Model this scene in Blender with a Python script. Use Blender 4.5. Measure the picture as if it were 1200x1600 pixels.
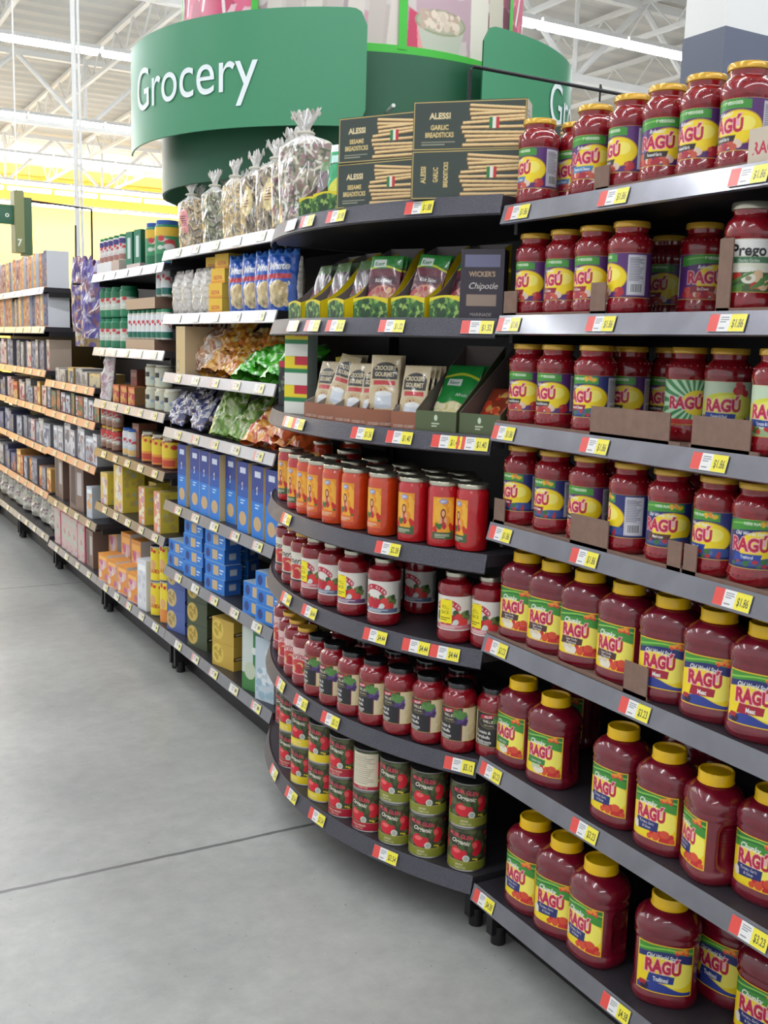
import bpy, math, random
import numpy as np
from mathutils import Vector, Matrix
for o in list(bpy.data.objects): bpy.data.objects.remove(o)
SC = bpy.context.scene
COL = SC.collection
# ------------------------------------------------------------------ camera
FPX = 1640.0; YAW, PIT, ROL = .520, -.1555, .0285
CAM = np.array([0, 0, 1.5])
cF = np.array([math.sin(YAW)*math.cos(PIT), math.cos(YAW)*math.cos(PIT), math.sin(PIT)])
cR0 = np.array([math.cos(YAW), -math.sin(YAW), 0]); cU0 = np.cross(cR0, cF)
cR = cR0*math.cos(ROL)+cU0*math.sin(ROL); cU = -cR0*math.sin(ROL)+cU0*math.cos(ROL)
cd = bpy.data.cameras.new('camera'); cam = bpy.data.objects.new('camera', cd); COL.objects.link(cam)
cam.matrix_world = Matrix(((cR[0], cU[0], -cF[0], CAM[0]), (cR[1], cU[1], -cF[1], CAM[1]), (cR[2], cU[2], -cF[2], CAM[2]), (0, 0, 0, 1)))
cd.sensor_fit = 'VERTICAL'; cd.sensor_height = 24; cd.lens = FPX/1600*24; cd.clip_end = 200; cd.clip_start = .05
SC.camera = cam
# ------------------------------------------------------------------ light and exposure
TUBE = 37.0          # strength of the fluorescent diffusers
wd = bpy.data.worlds.new('world'); SC.world = wd; wd.use_nodes = True
wd.node_tree.nodes['Background'].inputs[0].default_value = (.93, .97, 1, 1)
wd.node_tree.nodes['Background'].inputs[1].default_value = .82
SC.view_settings.view_transform = 'Standard'; SC.view_settings.look = 'None'
SC.view_settings.exposure = 0.0; SC.view_settings.gamma = 1; SC.view_settings.use_curve_mapping = False

def ray(px, py): return cF+cR*(px-600)/FPX-cU*(py-800)/FPX
def yat(px, X, z):       # distance along the aisle of the point at lateral X, height z that is seen in column px
    a = np.array([X, 0, z])-CAM; k = (px-600)/FPX
    return (k*(a@cF)-a@cR)/(cR[1]-k*cF[1])
def projx(P):
    P = np.array(P, float)-CAM; return 600+FPX*(P@cR)/(P@cF)

# ------------------------------------------------------------------ materials
def lin(c):
    c = np.asarray(c, float)/255; return np.where(c <= .04045, c/12.92, ((c+.055)/1.055)**2.4)
def L4(c): return tuple(float(v) for v in lin(c))+(1.,)
def principled(name, col=(128, 128, 128), rough=.5, metal=0, coat=0, coatr=.05, emis=None, es=0, attr=False, noise=0, nscale=30, bump=0, spec=None, trans=0, alpha=1):
    m = bpy.data.materials.new(name); m.use_nodes = True; nt = m.node_tree; b = nt.nodes['Principled BSDF']
    b.inputs['Roughness'].default_value = rough; b.inputs['Metallic'].default_value = metal
    b.inputs['Coat Weight'].default_value = coat; b.inputs['Coat Roughness'].default_value = coatr
    if spec is not None: b.inputs['Specular IOR Level'].default_value = spec
    if trans: b.inputs['Transmission Weight'].default_value = trans
    if alpha < 1: b.inputs['Alpha'].default_value = alpha
    b.inputs['Base Color'].default_value = L4(col)
    if emis: b.inputs['Emission Color'].default_value = L4(emis); b.inputs['Emission Strength'].default_value = es
    if attr:
        a = nt.nodes.new('ShaderNodeAttribute'); a.attribute_name = 'Col'; src = a.outputs['Color']
        nt.links.new(src, b.inputs['Base Color'])
    if noise or bump:
        tc = nt.nodes.new('ShaderNodeTexCoord'); n = nt.nodes.new('ShaderNodeTexNoise'); n.inputs['Scale'].default_value = nscale; n.inputs['Detail'].default_value = 4
        nt.links.new(tc.outputs['Object'], n.inputs['Vector'])
        if noise:
            mx = nt.nodes.new('ShaderNodeMix'); mx.data_type = 'RGBA'; mx.blend_type = 'MULTIPLY'; mx.inputs[0].default_value = noise
            if attr: nt.links.new(src, mx.inputs[6])
            else: mx.inputs[6].default_value = L4(col)
            cr = nt.nodes.new('ShaderNodeValToRGB'); cr.color_ramp.elements[0].position = .3; cr.color_ramp.elements[1].position = .7
            nt.links.new(n.outputs[0], cr.inputs[0]); nt.links.new(cr.outputs[0], mx.inputs[7]); nt.links.new(mx.outputs[2], b.inputs['Base Color'])
        if bump:
            bp = nt.nodes.new('ShaderNodeBump'); bp.inputs['Strength'].default_value = bump; bp.inputs['Distance'].default_value = .004
            nt.links.new(n.outputs[0], bp.inputs['Height']); nt.links.new(bp.outputs[0], b.inputs['Normal'])
    return m
M = {}
M['print'] = principled('printed_paper', attr=True, rough=.42, coat=.25, coatr=.25)
M['tag'] = principled('price_tag_behind_clear_plastic', attr=True, rough=.5, coat=1, coatr=.22)
M['card'] = principled('printed_carton', attr=True, rough=.5, coat=.15, coatr=.3)
M['film'] = principled('printed_film', attr=True, rough=.3, coat=.8, coatr=.12, bump=.9, nscale=45)
M['cellophane'] = principled('clear_film_over_pasta', attr=True, rough=.35, coat=1, coatr=.08, bump=1, nscale=60)
M['plain'] = principled('painted', attr=True, rough=.5)
M['sauce'] = principled('tomato_sauce_behind_glass', (150, 14, 30), .22, coat=1, coatr=.04, noise=.35, nscale=90, bump=.12)
M['sauce2'] = principled('tomato_sauce_behind_plastic', (122, 12, 36), .24, coat=1, coatr=.06, noise=.25, nscale=60, bump=.1)
M['sauce3'] = principled('bright_strained_tomato_behind_glass', (196, 20, 30), .25, coat=1, coatr=.04, noise=.15, nscale=60)
M['sauceo'] = principled('orange_vodka_sauce_behind_glass', (214, 66, 14), .25, coat=1, coatr=.04, noise=.15, nscale=60)
M['pale'] = principled('white_sauce_behind_glass', (205, 196, 160), .25, coat=1, coatr=.04)
M['brownfill'] = principled('brown_sauce_behind_glass', (120, 62, 30), .25, coat=1, coatr=.04)
M['yellowcap'] = principled('yellow_plastic_cap', (246, 196, 10), .35, coat=.2)
M['goldlid'] = principled('yellow_painted_tin_lid', (214, 166, 52), .3, metal=.25, coat=.4)
M['silverlid'] = principled('bare_tin_lid', (190, 186, 168), .28, metal=.85)
M['blacklid'] = principled('black_painted_lid', (24, 22, 24), .25, coat=.6, noise=.2, nscale=200)
M['whitelid'] = principled('white_plastic_lid', (216, 212, 200), .35)
M['tin'] = principled('tin_plate', (176, 174, 172), .3, metal=.9)
M['blackmetal'] = principled('black_powder_coated_steel', (22, 19, 23), .5, noise=.3, nscale=400, bump=.15)
M['deck'] = principled('dark_shelf_deck', (56, 53, 59), .38, noise=.5, nscale=300, bump=.2)
M['bowrail'] = principled('charcoal_hammered_rail', (96, 94, 104), .36, metal=.45, noise=.6, nscale=520, bump=.5)
M['rail'] = principled('clear_price_strip_over_grey_steel', (132, 131, 139), .28, metal=.8, coat=1, coatr=.12, noise=.2, nscale=14)
M['railw'] = principled('pale_price_strip', (205, 203, 206), .3, metal=.1, coat=.6, coatr=.12, noise=.1, nscale=14)
M['kraft'] = principled('brown_corrugated_board', (136, 108, 94), .8, noise=.15, nscale=60)
M['white'] = principled('white_painted_steel', (226, 226, 224), .45)
M['offwhite'] = principled('painted_roof_deck', (206, 204, 200), .7)
M['tube'] = principled('fluorescent_diffuser', (255, 255, 255), .5, emis=(246, 250, 255), es=TUBE)
M['signgreen'] = principled('matt_green_sign_panel', (64, 142, 102), .45, coat=.15, coatr=.3)
M['signdark'] = principled('dark_green_sign_drum', (36, 92, 64), .5)
M['signlime'] = principled('lime_green_sign_frame', (70, 190, 62), .5)
M['signwhite'] = principled('white_sign_lettering', (236, 244, 246), .5)
M['slate'] = principled('slate_grey_cladding', (98, 104, 122), .55)
M['yellowwall'] = principled('warm_yellow_wall', (250, 206, 100), .7)

# ------------------------------------------------------------------ mesh builder
class MB:
    def __init__(s): s.v = []; s.f = []; s.c = []; s.m = []; s.n = 0; s.mats = []
    def mi(s, mat):
        if mat not in s.mats: s.mats.append(mat)
        return s.mats.index(mat)
    def add(s, V, F, col=(128, 128, 128), mat='plain', tris=False):
        V = np.asarray(V, float).reshape(-1, 3); k = s.mi(mat)
        col = np.asarray(col, float)
        if col.ndim == 1: col = np.tile(lin(col), (len(V), 1))
        s.v.append(V); s.c.append(col)
        for f in F: s.f.append(tuple(int(i)+s.n for i in f)); s.m.append(k)
        s.n += len(V); return s
    def grid(s, P, col=(128, 128, 128), mat='plain', wrapu=False):
        h, w = P.shape[:2]; idx = np.arange(h*w).reshape(h, w)
        if wrapu: idx = np.concatenate([idx, idx[:, :1]], 1)
        F = np.stack([idx[:-1, :-1], idx[:-1, 1:], idx[1:, 1:], idx[1:, :-1]], -1).reshape(-1, 4)
        return s.add(P.reshape(-1, 3), F.tolist(), col, mat)
    def box(s, x0, x1, y0, y1, z0, z1, col=(128, 128, 128), mat='plain', skip=''):
        V = [(x, y, z) for z in (z0, z1) for y in (y0, y1) for x in (x0, x1)]
        F = {'b': (0, 2, 3, 1), 't': (4, 5, 7, 6), 'f': (0, 1, 5, 4), 'k': (2, 6, 7, 3), 'l': (0, 4, 6, 2), 'r': (1, 3, 7, 5)}
        return s.add(V, [F[k] for k in F if k not in skip], col, mat)
    def lathe(s, prof, n=40, mat='plain', col=(128, 128, 128), shape=None, caps=True, z0=0):
        t = np.arange(n)/n*2*math.pi; P = np.array(prof, float)
        k = shape(t) if shape is not None else np.ones(n)
        G = np.stack([P[:, :1]*k*np.sin(t), -P[:, :1]*k*np.cos(t), np.repeat(P[:, 1:2]+z0, n, 1)], -1)
        s.grid(G, col, mat, wrapu=True)
        if caps:
            for row, rev in ((0, True), (-1, False)):
                if P[row, 0] > 1e-4:
                    F = [tuple(range(n))[::-1] if rev else tuple(range(n))]; s.add(G[row], F, col, mat)
        return s
    def tube(s, pts, r, n=8, mat='plain', col=(128, 128, 128)):
        pts = [np.array(p, float) for p in pts]; rings = []
        for i, p in enumerate(pts):
            d = (pts[min(i+1, len(pts)-1)]-pts[max(i-1, 0)]); d /= np.linalg.norm(d)
            a = np.cross(d, (0, 0, 1) if abs(d[2]) < .9 else (1, 0, 0)); a /= np.linalg.norm(a); b = np.cross(d, a)
            t = np.arange(n)/n*2*math.pi
            rings.append(p+r*(np.cos(t)[:, None]*a+np.sin(t)[:, None]*b))
        G = np.array(rings); s.grid(G[:, ::-1], col, mat, wrapu=True)
        s.add(G[0], [tuple(range(n))], col, mat); s.add(G[-1], [tuple(range(n))[::-1]], col, mat); return s
    def mesh(s, name, smooth=True, angle=40):
        me = bpy.data.meshes.new(name); V = np.concatenate(s.v); me.from_pydata(V.tolist(), [], s.f)
        a = me.color_attributes.new('Col', 'FLOAT_COLOR', 'POINT'); C = np.ones((len(V), 4), np.float32); C[:, :3] = np.concatenate(s.c); a.data.foreach_set('color', C.ravel())
        for m in s.mats: me.materials.append(M[m])
        me.polygons.foreach_set('material_index', s.m)
        if smooth:
            me.polygons.foreach_set('use_smooth', [True]*len(s.f))
            if angle: me.set_sharp_from_angle(angle=math.radians(angle))
        me.update(); return me

# ------------------------------------------------------------------ things
def newobj(name, me, parent=None, loc=(0, 0, 0), rotz=0):
    o = bpy.data.objects.new(name, me); COL.objects.link(o); o.location = [float(v) for v in loc]; o.rotation_euler = (0, 0, rotz)
    if parent is not None: o.parent = parent
    return o
def tag(o, label, cat, group=None, kind=None):
    if label: o['label'] = label
    if cat: o['category'] = cat
    if group: o['group'] = group
    if kind: o['kind'] = kind
    return o
def struct(name, mb, smooth=False, **k):
    o = newobj(name, mb.mesh(name, smooth)); o['kind'] = 'structure'; return o
SZ = []
class Kind:      # parts: list of (name, mesh, part label or None, [sub parts]); a single mesh makes a one-mesh thing
    def __init__(s, name, cat, parts, size): s.name = name; s.cat = cat; s.parts = parts; s.size = size
    def put(s, loc, rotz, label, group=None, rot=None, sc=None):
        if not isinstance(s.parts, list): o = newobj(s.name, s.parts, None, loc, rotz)
        else:
            o = newobj(s.name, None, None, loc, rotz); o.empty_display_size = .02
            def rec(par, parts):
                for p in parts:
                    c = newobj(p[0], p[1], par)
                    if len(p) > 2 and p[2]: c['label'] = p[2]
                    if len(p) > 3: rec(c, p[3])
            rec(o, s.parts)
        if rot: o.rotation_euler = rot
        if sc: o.scale = sc
        SZ.append((o, [a*b for a, b in zip(s.size, sc or (1, 1, 1))]))
        return tag(o, label, s.cat, group)
ORD = ['first', 'second', 'third', 'fourth', 'fifth', 'sixth', 'seventh', 'eighth', 'ninth', 'tenth', 'eleventh', 'twelfth', 'thirteenth', 'fourteenth', 'fifteenth', 'sixteenth', 'seventeenth', 'eighteenth', 'nineteenth', 'twentieth']

# ------------------------------------------------------------------ printing: a canvas rasterised to the vertex colours of a fine grid
_tc = {}
def glyphs(txt, bold=0.0, shear=0.0):
    key = (txt, bold, shear)
    if key in _tc: return _tc[key]
    cu = bpy.data.curves.new('t', 'FONT'); cu.body = txt; cu.size = 1; cu.offset = bold; cu.shear = shear; cu.resolution_u = 3
    ob = bpy.data.objects.new('t', cu); COL.objects.link(ob); dg = bpy.context.evaluated_depsgraph_get(); dg.update()
    me = ob.evaluated_get(dg).to_mesh(); me.calc_loop_triangles()
    V = np.array([v.co[:2] for v in me.vertices]).reshape(-1, 2); T = np.array([t.vertices[:] for t in me.loop_triangles]).reshape(-1, 3)
    ob.to_mesh_clear(); bpy.data.objects.remove(ob); bpy.data.curves.remove(cu)
    S = 40; lo = V.min(0)-.02; hi = V.max(0)+.02; w, h = [int(math.ceil(v)) for v in (hi-lo)*S]; m = np.zeros((h, w), bool)
    for t in T:
        p = (V[t]-lo)*S; a, b, c = p; x0, y0 = np.floor(p.min(0)).astype(int); x1, y1 = np.ceil(p.max(0)).astype(int)+1
        x1 = min(x1, w); y1 = min(y1, h)
        X, Y = np.meshgrid(np.arange(x0, x1)+.5, np.arange(y0, y1)+.5)
        def e(p, q): return (q[0]-p[0])*(Y-p[1])-(q[1]-p[1])*(X-p[0])
        A, B, D = e(a, b), e(b, c), e(c, a)
        m[y0:y1, x0:x1] |= ((A >= 0) & (B >= 0) & (D >= 0)) | ((A <= 0) & (B <= 0) & (D <= 0))
    _tc[key] = (m, lo, hi); return _tc[key]
class Cv:
    def __init__(s, w, h, res, bg):
        s.w, s.h = w, h; s.nx = max(2, int(round(w/res))); s.ny = max(2, int(round(h/res)))
        s.W, s.H = s.nx*2, s.ny*2; s.a = np.tile(np.asarray(bg, float), (s.H, s.W, 1))
        s.X, s.Y = np.meshgrid((np.arange(s.W)+.5)*w/s.W, (np.arange(s.H)+.5)*h/s.H)
    def m(s, mask, col, al=1):
        s.a[mask] = s.a[mask]*(1-al)+np.asarray(col, float)*al; return s
    def rect(s, x0, y0, x1, y1, col, al=1): return s.m((s.X >= x0) & (s.X < x1) & (s.Y >= y0) & (s.Y < y1), col, al)
    def ell(s, x, y, rx, ry, col, al=1): return s.m(((s.X-x)/rx)**2+((s.Y-y)/ry)**2 < 1, col, al)
    def poly(s, pts, col, al=1):
        ins = np.zeros(s.X.shape, bool)
        for (x0, y0), (x1, y1) in zip(pts, pts[1:]+pts[:1]):
            if y0 == y1: continue
            ins ^= ((s.Y > min(y0, y1)) & (s.Y <= max(y0, y1))) & (s.X < x0+(s.Y-y0)*(x1-x0)/(y1-y0))
        return s.m(ins, col, al)
    def band(s, fy0, fy1, col, x0=-1e9, x1=1e9): return s.m((s.Y > fy0(s.X)) & (s.Y < fy1(s.X)) & (s.X > x0) & (s.X < x1), col)
    def frame(s, x0, y0, x1, y1, t, col):
        return s.m((s.X >= x0) & (s.X < x1) & (s.Y >= y0) & (s.Y < y1) & ~((s.X >= x0+t) & (s.X < x1-t) & (s.Y >= y0+t) & (s.Y < y1-t)), col)
    def blobs(s, n, x0, y0, x1, y1, r0, r1, cols, seed=0, asp=1):
        rg = random.Random(seed)
        for i in range(n):
            r = rg.uniform(r0, r1); s.ell(rg.uniform(x0, x1), rg.uniform(y0, y1), r*rg.uniform(.8, 1.3)*asp, r, rg.choice(cols))
        return s
    def strokes(s, n, x0, y0, x1, y1, l0, l1, t, cols, seed=0, ang=(0, 3.14)):
        rg = random.Random(seed)
        for i in range(n):
            x, y, a, l = rg.uniform(x0, x1), rg.uniform(y0, y1), rg.uniform(*ang), rg.uniform(l0, l1)/2
            dx, dy = math.cos(a), math.sin(a); u = (s.X-x)*dx+(s.Y-y)*dy; v = -(s.X-x)*dy+(s.Y-y)*dx
            s.m((abs(u) < l) & (abs(v) < t/2*(1+.2*rg.random())), rg.choice(cols))
        return s
    def lines(s, x0, y0, x1, y1, n, col, fill=.45, seed=1):   # small print too fine to read
        rg = random.Random(seed)
        for i in range(n):
            y = y0+(y1-y0)*(i+.2)/n; s.rect(x0, y, x0+(x1-x0)*rg.uniform(.6, 1), y+(y1-y0)/n*fill, col)
        return s
    def text(s, txt, x, y, size, col, al='c', bold=0., shear=0., rot=0, sx=1, outline=None, ow=0.):
        if outline is not None: s.text(txt, x, y, size, outline, al, bold+ow, shear, rot, sx)
        m, lo, hi = glyphs(txt, bold, shear); wd = (hi[0]-lo[0])*size*sx
        ox = {'c': -((hi[0]+lo[0])/2)*size*sx, 'l': -lo[0]*size*sx, 'r': -hi[0]*size*sx}[al]
        c, sn = math.cos(rot), math.sin(rot); dx, dy = s.X-x, s.Y-y
        u = (dx*c+dy*sn-ox)/(size*sx); v = (-dx*sn+dy*c)/size
        iu = ((u-lo[0])*40).astype(int); iv = ((v-lo[1])*40).astype(int)
        ok = (u >= lo[0]) & (v >= lo[1]) & (iu < m.shape[1]) & (iv < m.shape[0]) & (iu >= 0) & (iv >= 0)
        k = np.zeros(ok.shape, bool); k[ok] = m[iv[ok], iu[ok]]; return s.m(k, col)
    def speck(s, amt, seed=0):
        rg = np.random.RandomState(seed); s.a = np.clip(s.a+rg.randn(s.H, s.W, 1)*amt, 0, 255); return s
    def out(s):
        a = lin(s.a).reshape(s.ny, 2, s.nx, 2, 3).mean((1, 3)); return a.reshape(-1, 3)
    def on(s, mb, fn, mat='print'):
        U, V = np.meshgrid(np.linspace(0, 1, s.nx), np.linspace(0, 1, s.ny)); P = np.stack(fn(U, V), -1)
        mb.grid(P, s.out(), mat); return mb
def cylfn(R, z0, z1, span, shape=None, c=0):
    def fn(U, V):
        t = (U-.5)*span+c; k = R*(shape(t) if shape is not None else 1)
        return k*np.sin(t), -k*np.cos(t), z0+(z1-z0)*V
    return fn
def boxkind(name, cat, w, d, h, front, side=None, top=None, mat='card', back=None, both=False):
    mb = MB(); W, D, H = w/2, d/2, h
    def face(cv, fn):
        if isinstance(cv, Cv): cv.on(mb, fn, mat)
        else: Cv(2, 2, 1, cv if cv is not None else (150, 150, 150)).on(mb, fn, mat)
    s2 = side if side is not None else (180, 170, 150)
    face(front, lambda u, v: ((u-.5)*w, -D+0*u, v*H))
    face(s2, lambda u, v: (W+0*u, -D+u*d, v*H)); face(s2, lambda u, v: (-W+0*u, D-u*d, v*H))
    face(top if top is not None else s2 if not isinstance(s2, Cv) else (160, 150, 130), lambda u, v: ((u-.5)*w, -D+v*d, H+0*u))
    face(front if both else (back if back is not None else (150, 140, 120)), lambda u, v: ((.5-u)*w, D+0*u, v*H)); face((120, 110, 100), lambda u, v: ((.5-u)*w, -D+v*d, 0*u))
    return Kind(name, cat, mb.mesh(name, False), (w, d, h))
def pyz(px, py, X): d = ray(px, py); P = CAM+d*X/d[0]; return float(P[1]), float(P[2])
# ================================================================== the shop shell
XF = 1.46                                     # front line of the gondola run
b = MB(); b.box(-9, 16, -8, 34, -.1, 0, mat='floor')
m = principled('polished_concrete', (150, 150, 147), .2, coat=.0); M['floor'] = m
nt = m.node_tree; bs = nt.nodes['Principled BSDF']
tc = nt.nodes.new('ShaderNodeTexCoord')
def noise(scale, det=5, rough=.6):
    n = nt.nodes.new('ShaderNodeTexNoise'); n.inputs['Scale'].default_value = scale; n.inputs['Detail'].default_value = det; n.inputs['Roughness'].default_value = rough
    nt.links.new(tc.outputs['Object'], n.inputs['Vector']); return n.outputs[0]
def ramp(src, stops):
    r = nt.nodes.new('ShaderNodeValToRGB'); el = r.color_ramp.elements
    for i, (p, c) in enumerate(stops):
        e = el[i] if i < 2 else el.new(p)
        e.position = p; e.color = L4(c)
    nt.links.new(src, r.inputs[0]); return r.outputs[0]
def mixn(a, b2, mode, fac):
    x = nt.nodes.new('ShaderNodeMix'); x.data_type = 'RGBA'; x.blend_type = mode
    if isinstance(fac, float): x.inputs[0].default_value = fac
    else: nt.links.new(fac, x.inputs[0])
    nt.links.new(a, x.inputs[6])
    if isinstance(b2, tuple): x.inputs[7].default_value = b2
    else: nt.links.new(b2, x.inputs[7])
    return x.outputs[2]
basec = ramp(noise(1.1), [(.3, (158, 159, 155)), (.7, (188, 189, 184))])
c2 = mixn(basec, ramp(noise(14, 8, .7), [(.3, (205, 205, 205)), (.7, (255, 255, 255))]), 'MULTIPLY', .55)
sp = ramp(noise(60, 2), [(.69, (255, 255, 255)), (.76, (120, 118, 116))])
c3 = mixn(c2, sp, 'MULTIPLY', .5)
sx = nt.nodes.new('ShaderNodeSeparateXYZ'); nt.links.new(tc.outputs['Object'], sx.inputs[0])
def mth(op, a, b2=None):
    n = nt.nodes.new('ShaderNodeMath'); n.operation = op
    for i, v in enumerate((a, b2)):
        if v is None: continue
        if isinstance(v, (int, float)): n.inputs[i].default_value = v
        else: nt.links.new(v, n.inputs[i])
    return n.outputs[0]
jy = mth('ADD', mth('ADD', sx.outputs[1], -2.82+1.83), mth('MULTIPLY', mth('SUBTRACT', noise(9, 3), .5), .012))
jd = mth('ABSOLUTE', mth('SUBTRACT', mth('FLOORED_MODULO', jy, 3.66), 1.83))
jm = mth('LESS_THAN', jd, .0075)
c4 = mixn(c3, L4((92, 92, 90)), 'MIX', mth('MULTIPLY', jm, .85))
nt.links.new(c4, bs.inputs['Base Color'])
rr = nt.nodes.new('ShaderNodeMapRange'); nt.links.new(noise(2.2), rr.inputs[0]); rr.inputs[3].default_value = .24; rr.inputs[4].default_value = .42
nt.links.new(rr.outputs[0], bs.inputs['Roughness'])
struct('floor', b)
# corrugated roof deck
b = MB(); n = 170; ys = np.linspace(-8, 34, n*2); zz = 6.55+.04*(np.arange(n*2)//1 % 4 < 2)
P = np.stack([np.stack([np.full(n*2, x), ys, zz], -1) for x in (-9, 16)], 0); b.grid(P, mat='offwhite'); b.box(-9, 16, -8, 34, 6.62, 6.7, mat='offwhite')
struct('ceiling', b)
struct('wall_back', MB().box(-9, 16, 33.5, 33.8, 0, 6.6, mat='yellowwall'))
struct('wall_right', MB().box(15.7, 16, -8, 33.5, 0, 6.6, mat='offwhite'))
# roof girders along X with joists between them
def girder(y, x0=-8.5, x1=15.5, zb=5.3, zt=6.45, pitch=2.4):
    b = MB()
    b.box(x0, x1, y-.06, y+.06, zb-.05, zb+.05, mat='white'); b.box(x0, x1, y-.06, y+.06, zt-.05, zt+.05, mat='white')
    x = x0+.35; k = 0
    while x+pitch <= x1:
        b.tube([(x, y, zt), (x+pitch/2, y, zb)], .045, 6, 'white'); b.tube([(x+pitch/2, y, zb), (x+pitch, y, zt)], .045, 6, 'white')
        b.tube([(x+pitch/2, y, zb), (x+pitch/2, y, zt)], .035, 6, 'white'); x += pitch
    return b
for i, y in enumerate((4.2, 12.2, 20.2, 28.2)):
    o = newobj('trim_%d' % (i+1), girder(y).mesh('roof_girder')); tag(o, 'white steel roof girder', None, None, 'structure')
k = 5
for x in np.arange(-7, 15, 2.0):
    b = MB(); b.box(x-.04, x+.04, -6, 33, 6.44, 6.5, mat='white'); b.box(x-.03, x+.03, -6, 33, 5.98, 6.04, mat='white')
    y = -6
    while y < 32.4: b.tube([(x, y, 6.46), (x, y+.5, 6.0), (x, y+1.0, 6.46)], .016, 5, 'white'); y += 1.0
    o = newobj('trim_%d' % k, b.mesh('roof_joist')); tag(o, None, None, None, 'structure'); k += 1
# fluorescent strips, rows across the aisles
b = MB(); b.box(-.6, .6, -.085, .085, -.0, .05, mat='white'); hou = b.mesh('housing', False)
b = MB(); t = np.linspace(0, math.pi, 9); P = np.stack([np.stack([np.full(9, x), .082*np.cos(t), -.06*np.sin(t)], -1) for x in (-.58, .58)], 0)
b.grid(P, mat='tube'); b.add(P[0], [tuple(range(9))], mat='tube'); b.add(P[1], [tuple(range(9))[::-1]], mat='tube'); dif = b.mesh('diffuser')
LIGHTK = Kind('ceiling_light', 'light', [('housing', hou), ('diffuser', dif)], (1.2, .2, .1))
RN = ['row behind the camera', 'row overhead', 'near overhead', 'nearest visible', 'second nearest visible', 'third nearest visible', 'fourth nearest visible', 'fifth nearest visible', 'farthest']
RN[0] = 'rearmost'; RN[1] = 'overhead'
for j, (y, x0, x1) in enumerate(((-2.2, -4.4, 6), (1.75, -4.4, 7), (5.7, -4.4, 9), (9.75, -4.4, 12), (13.75, -4.4, 13), (18.25, -4.4, 14), (22.1, -4.4, 14), (25.95, -4.4, 14), (29.9, -4.4, 14))):
    x = x0
    while x < x1:
        LIGHTK.put((x, y, 5.03), 0, 'white fluorescent strip light in the %s ceiling row' % RN[j], 'fluorescent strip lights of the %s row' % RN[j]); x += 1.235
# ================================================================== shelving
def pricetag(price):
    c = Cv(96, 32, .9, (232, 230, 228)); c.rect(0, 0, 26, 32, (226, 62, 50)); c.lines(30, 16, 54, 28, 3, (120, 120, 125)).lines(30, 5, 54, 9, 1, (60, 60, 60))
    c.rect(56, 0, 96, 32, (240, 226, 40)); c.text(price, 76, 8, 21, (30, 30, 25), bold=.015, sx=.62); c.rect(0, 0, 96, 1, (190, 190, 190))
    b = MB(); c.on(b, lambda u, v: ((u-.5)*.084, -.0012+0*u, (v-.5)*.032), 'tag'); b.box(-.042, .042, -.001, 0, -.016, .016, (220, 220, 220), skip='f'); return b.mesh('price_tag', False)
_pt = {}
def paletag(k):  # far tags: the wash of glare is put into the pale print colours
    if ('p', k) not in _pt:
        c = Cv(96, 32, 3, (226, 222, 214)); c.rect(0, 0, 22, 32, ((224, 150, 140), (226, 222, 214), (224, 186, 170))[k % 3]); c.lines(30, 10, 54, 28, 2, (150, 150, 150)); c.rect(56, 0, 96, 32, ((236, 226, 130), (232, 224, 170))[k % 2]); c.lines(62, 8, 90, 24, 1, (110, 110, 80), .8)
        b = MB(); c.on(b, lambda u, v: ((u-.5)*.084, -.0012+0*u, (v-.5)*.032), 'tag'); b.box(-.042, .042, -.001, 0, -.016, .016, (220, 220, 220), skip='f'); _pt[('p', k)] = b.mesh('price_tag', False)
    return _pt[('p', k)]
def ptag(price):
    if isinstance(price, int): return paletag(price)
    if price not in _pt: _pt[price] = pricetag(price)
    return _pt[price]
RT = math.atan2(.012, .04)
def shelf(bay, level, y0, y1, z, depth=.46, X=XF, tags=(), rail='rail', name_extra='', thick=.028, ends=True):
    "straight shelf: deck top at z, front at X; y0 is the near end"
    yc = (y0+y1)/2; r = newobj('shelf', None, None, (X, yc, z)); r.empty_display_size = .05
    tag(r, '%s of %s%s' % (level, bay, name_extra), 'shelf', None)
    h = (y1-y0)/2-.002
    b = MB(); b.box(.004, depth, -h, h, -thick, 0, mat='deck'); b.box(.03, depth, -h, -h+.012, -.06, -thick, mat='blackmetal'); b.box(.03, depth, h-.012, h, -.06, -thick, mat='blackmetal')
    newobj('deck', b.mesh('deck', False), r)
    if z < .25: base_parts(r, z, h)
    b = MB(); V = []
    for y in (-h, h): V += [(0, y, .003), (-.012, y, -.039), (-.007, y, -.042), (.004, y, -.001)]
    b.add(V, [(0, 1, 5, 4), (1, 2, 6, 5), (2, 3, 7, 6), (3, 0, 4, 7), (0, 3, 2, 1), (4, 5, 6, 7)], mat=rail)
    newobj('price_rail', b.mesh('price_rail', False), r)
    for t in tags:
        px, pr = t[:2]; y = yat(px, X-.006, z-.01)-yc if px > 0 else -px-yc
        o = newobj('price_tag', ptag(pr), r, (-.0080, y, -.0185)); o.rotation_euler = (-RT, 0, -math.pi/2)
    return r
def base_parts(r, z, h, kick=.1):
    for s in (-1, 1):
        b = MB(); b.box(.03, .45, s*(h-.03)-.012, s*(h-.03)+.012, .03-z, -.03, mat='blackmetal'); b.tube([(.06, s*(h-.03), -z+.001), (.06, s*(h-.03), -z+.05)], .02, 10, 'blackmetal'); b.tube([(.42, s*(h-.03), -z+.001), (.42, s*(h-.03), -z+.05)], .02, 10, 'blackmetal')
        newobj('foot', b.mesh('foot'), r)
    newobj('kick_plate', MB().box(kick, kick+.01, -h, h, .004-z, -.03, mat='blackmetal').mesh('kick_plate', False), r)
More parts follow.
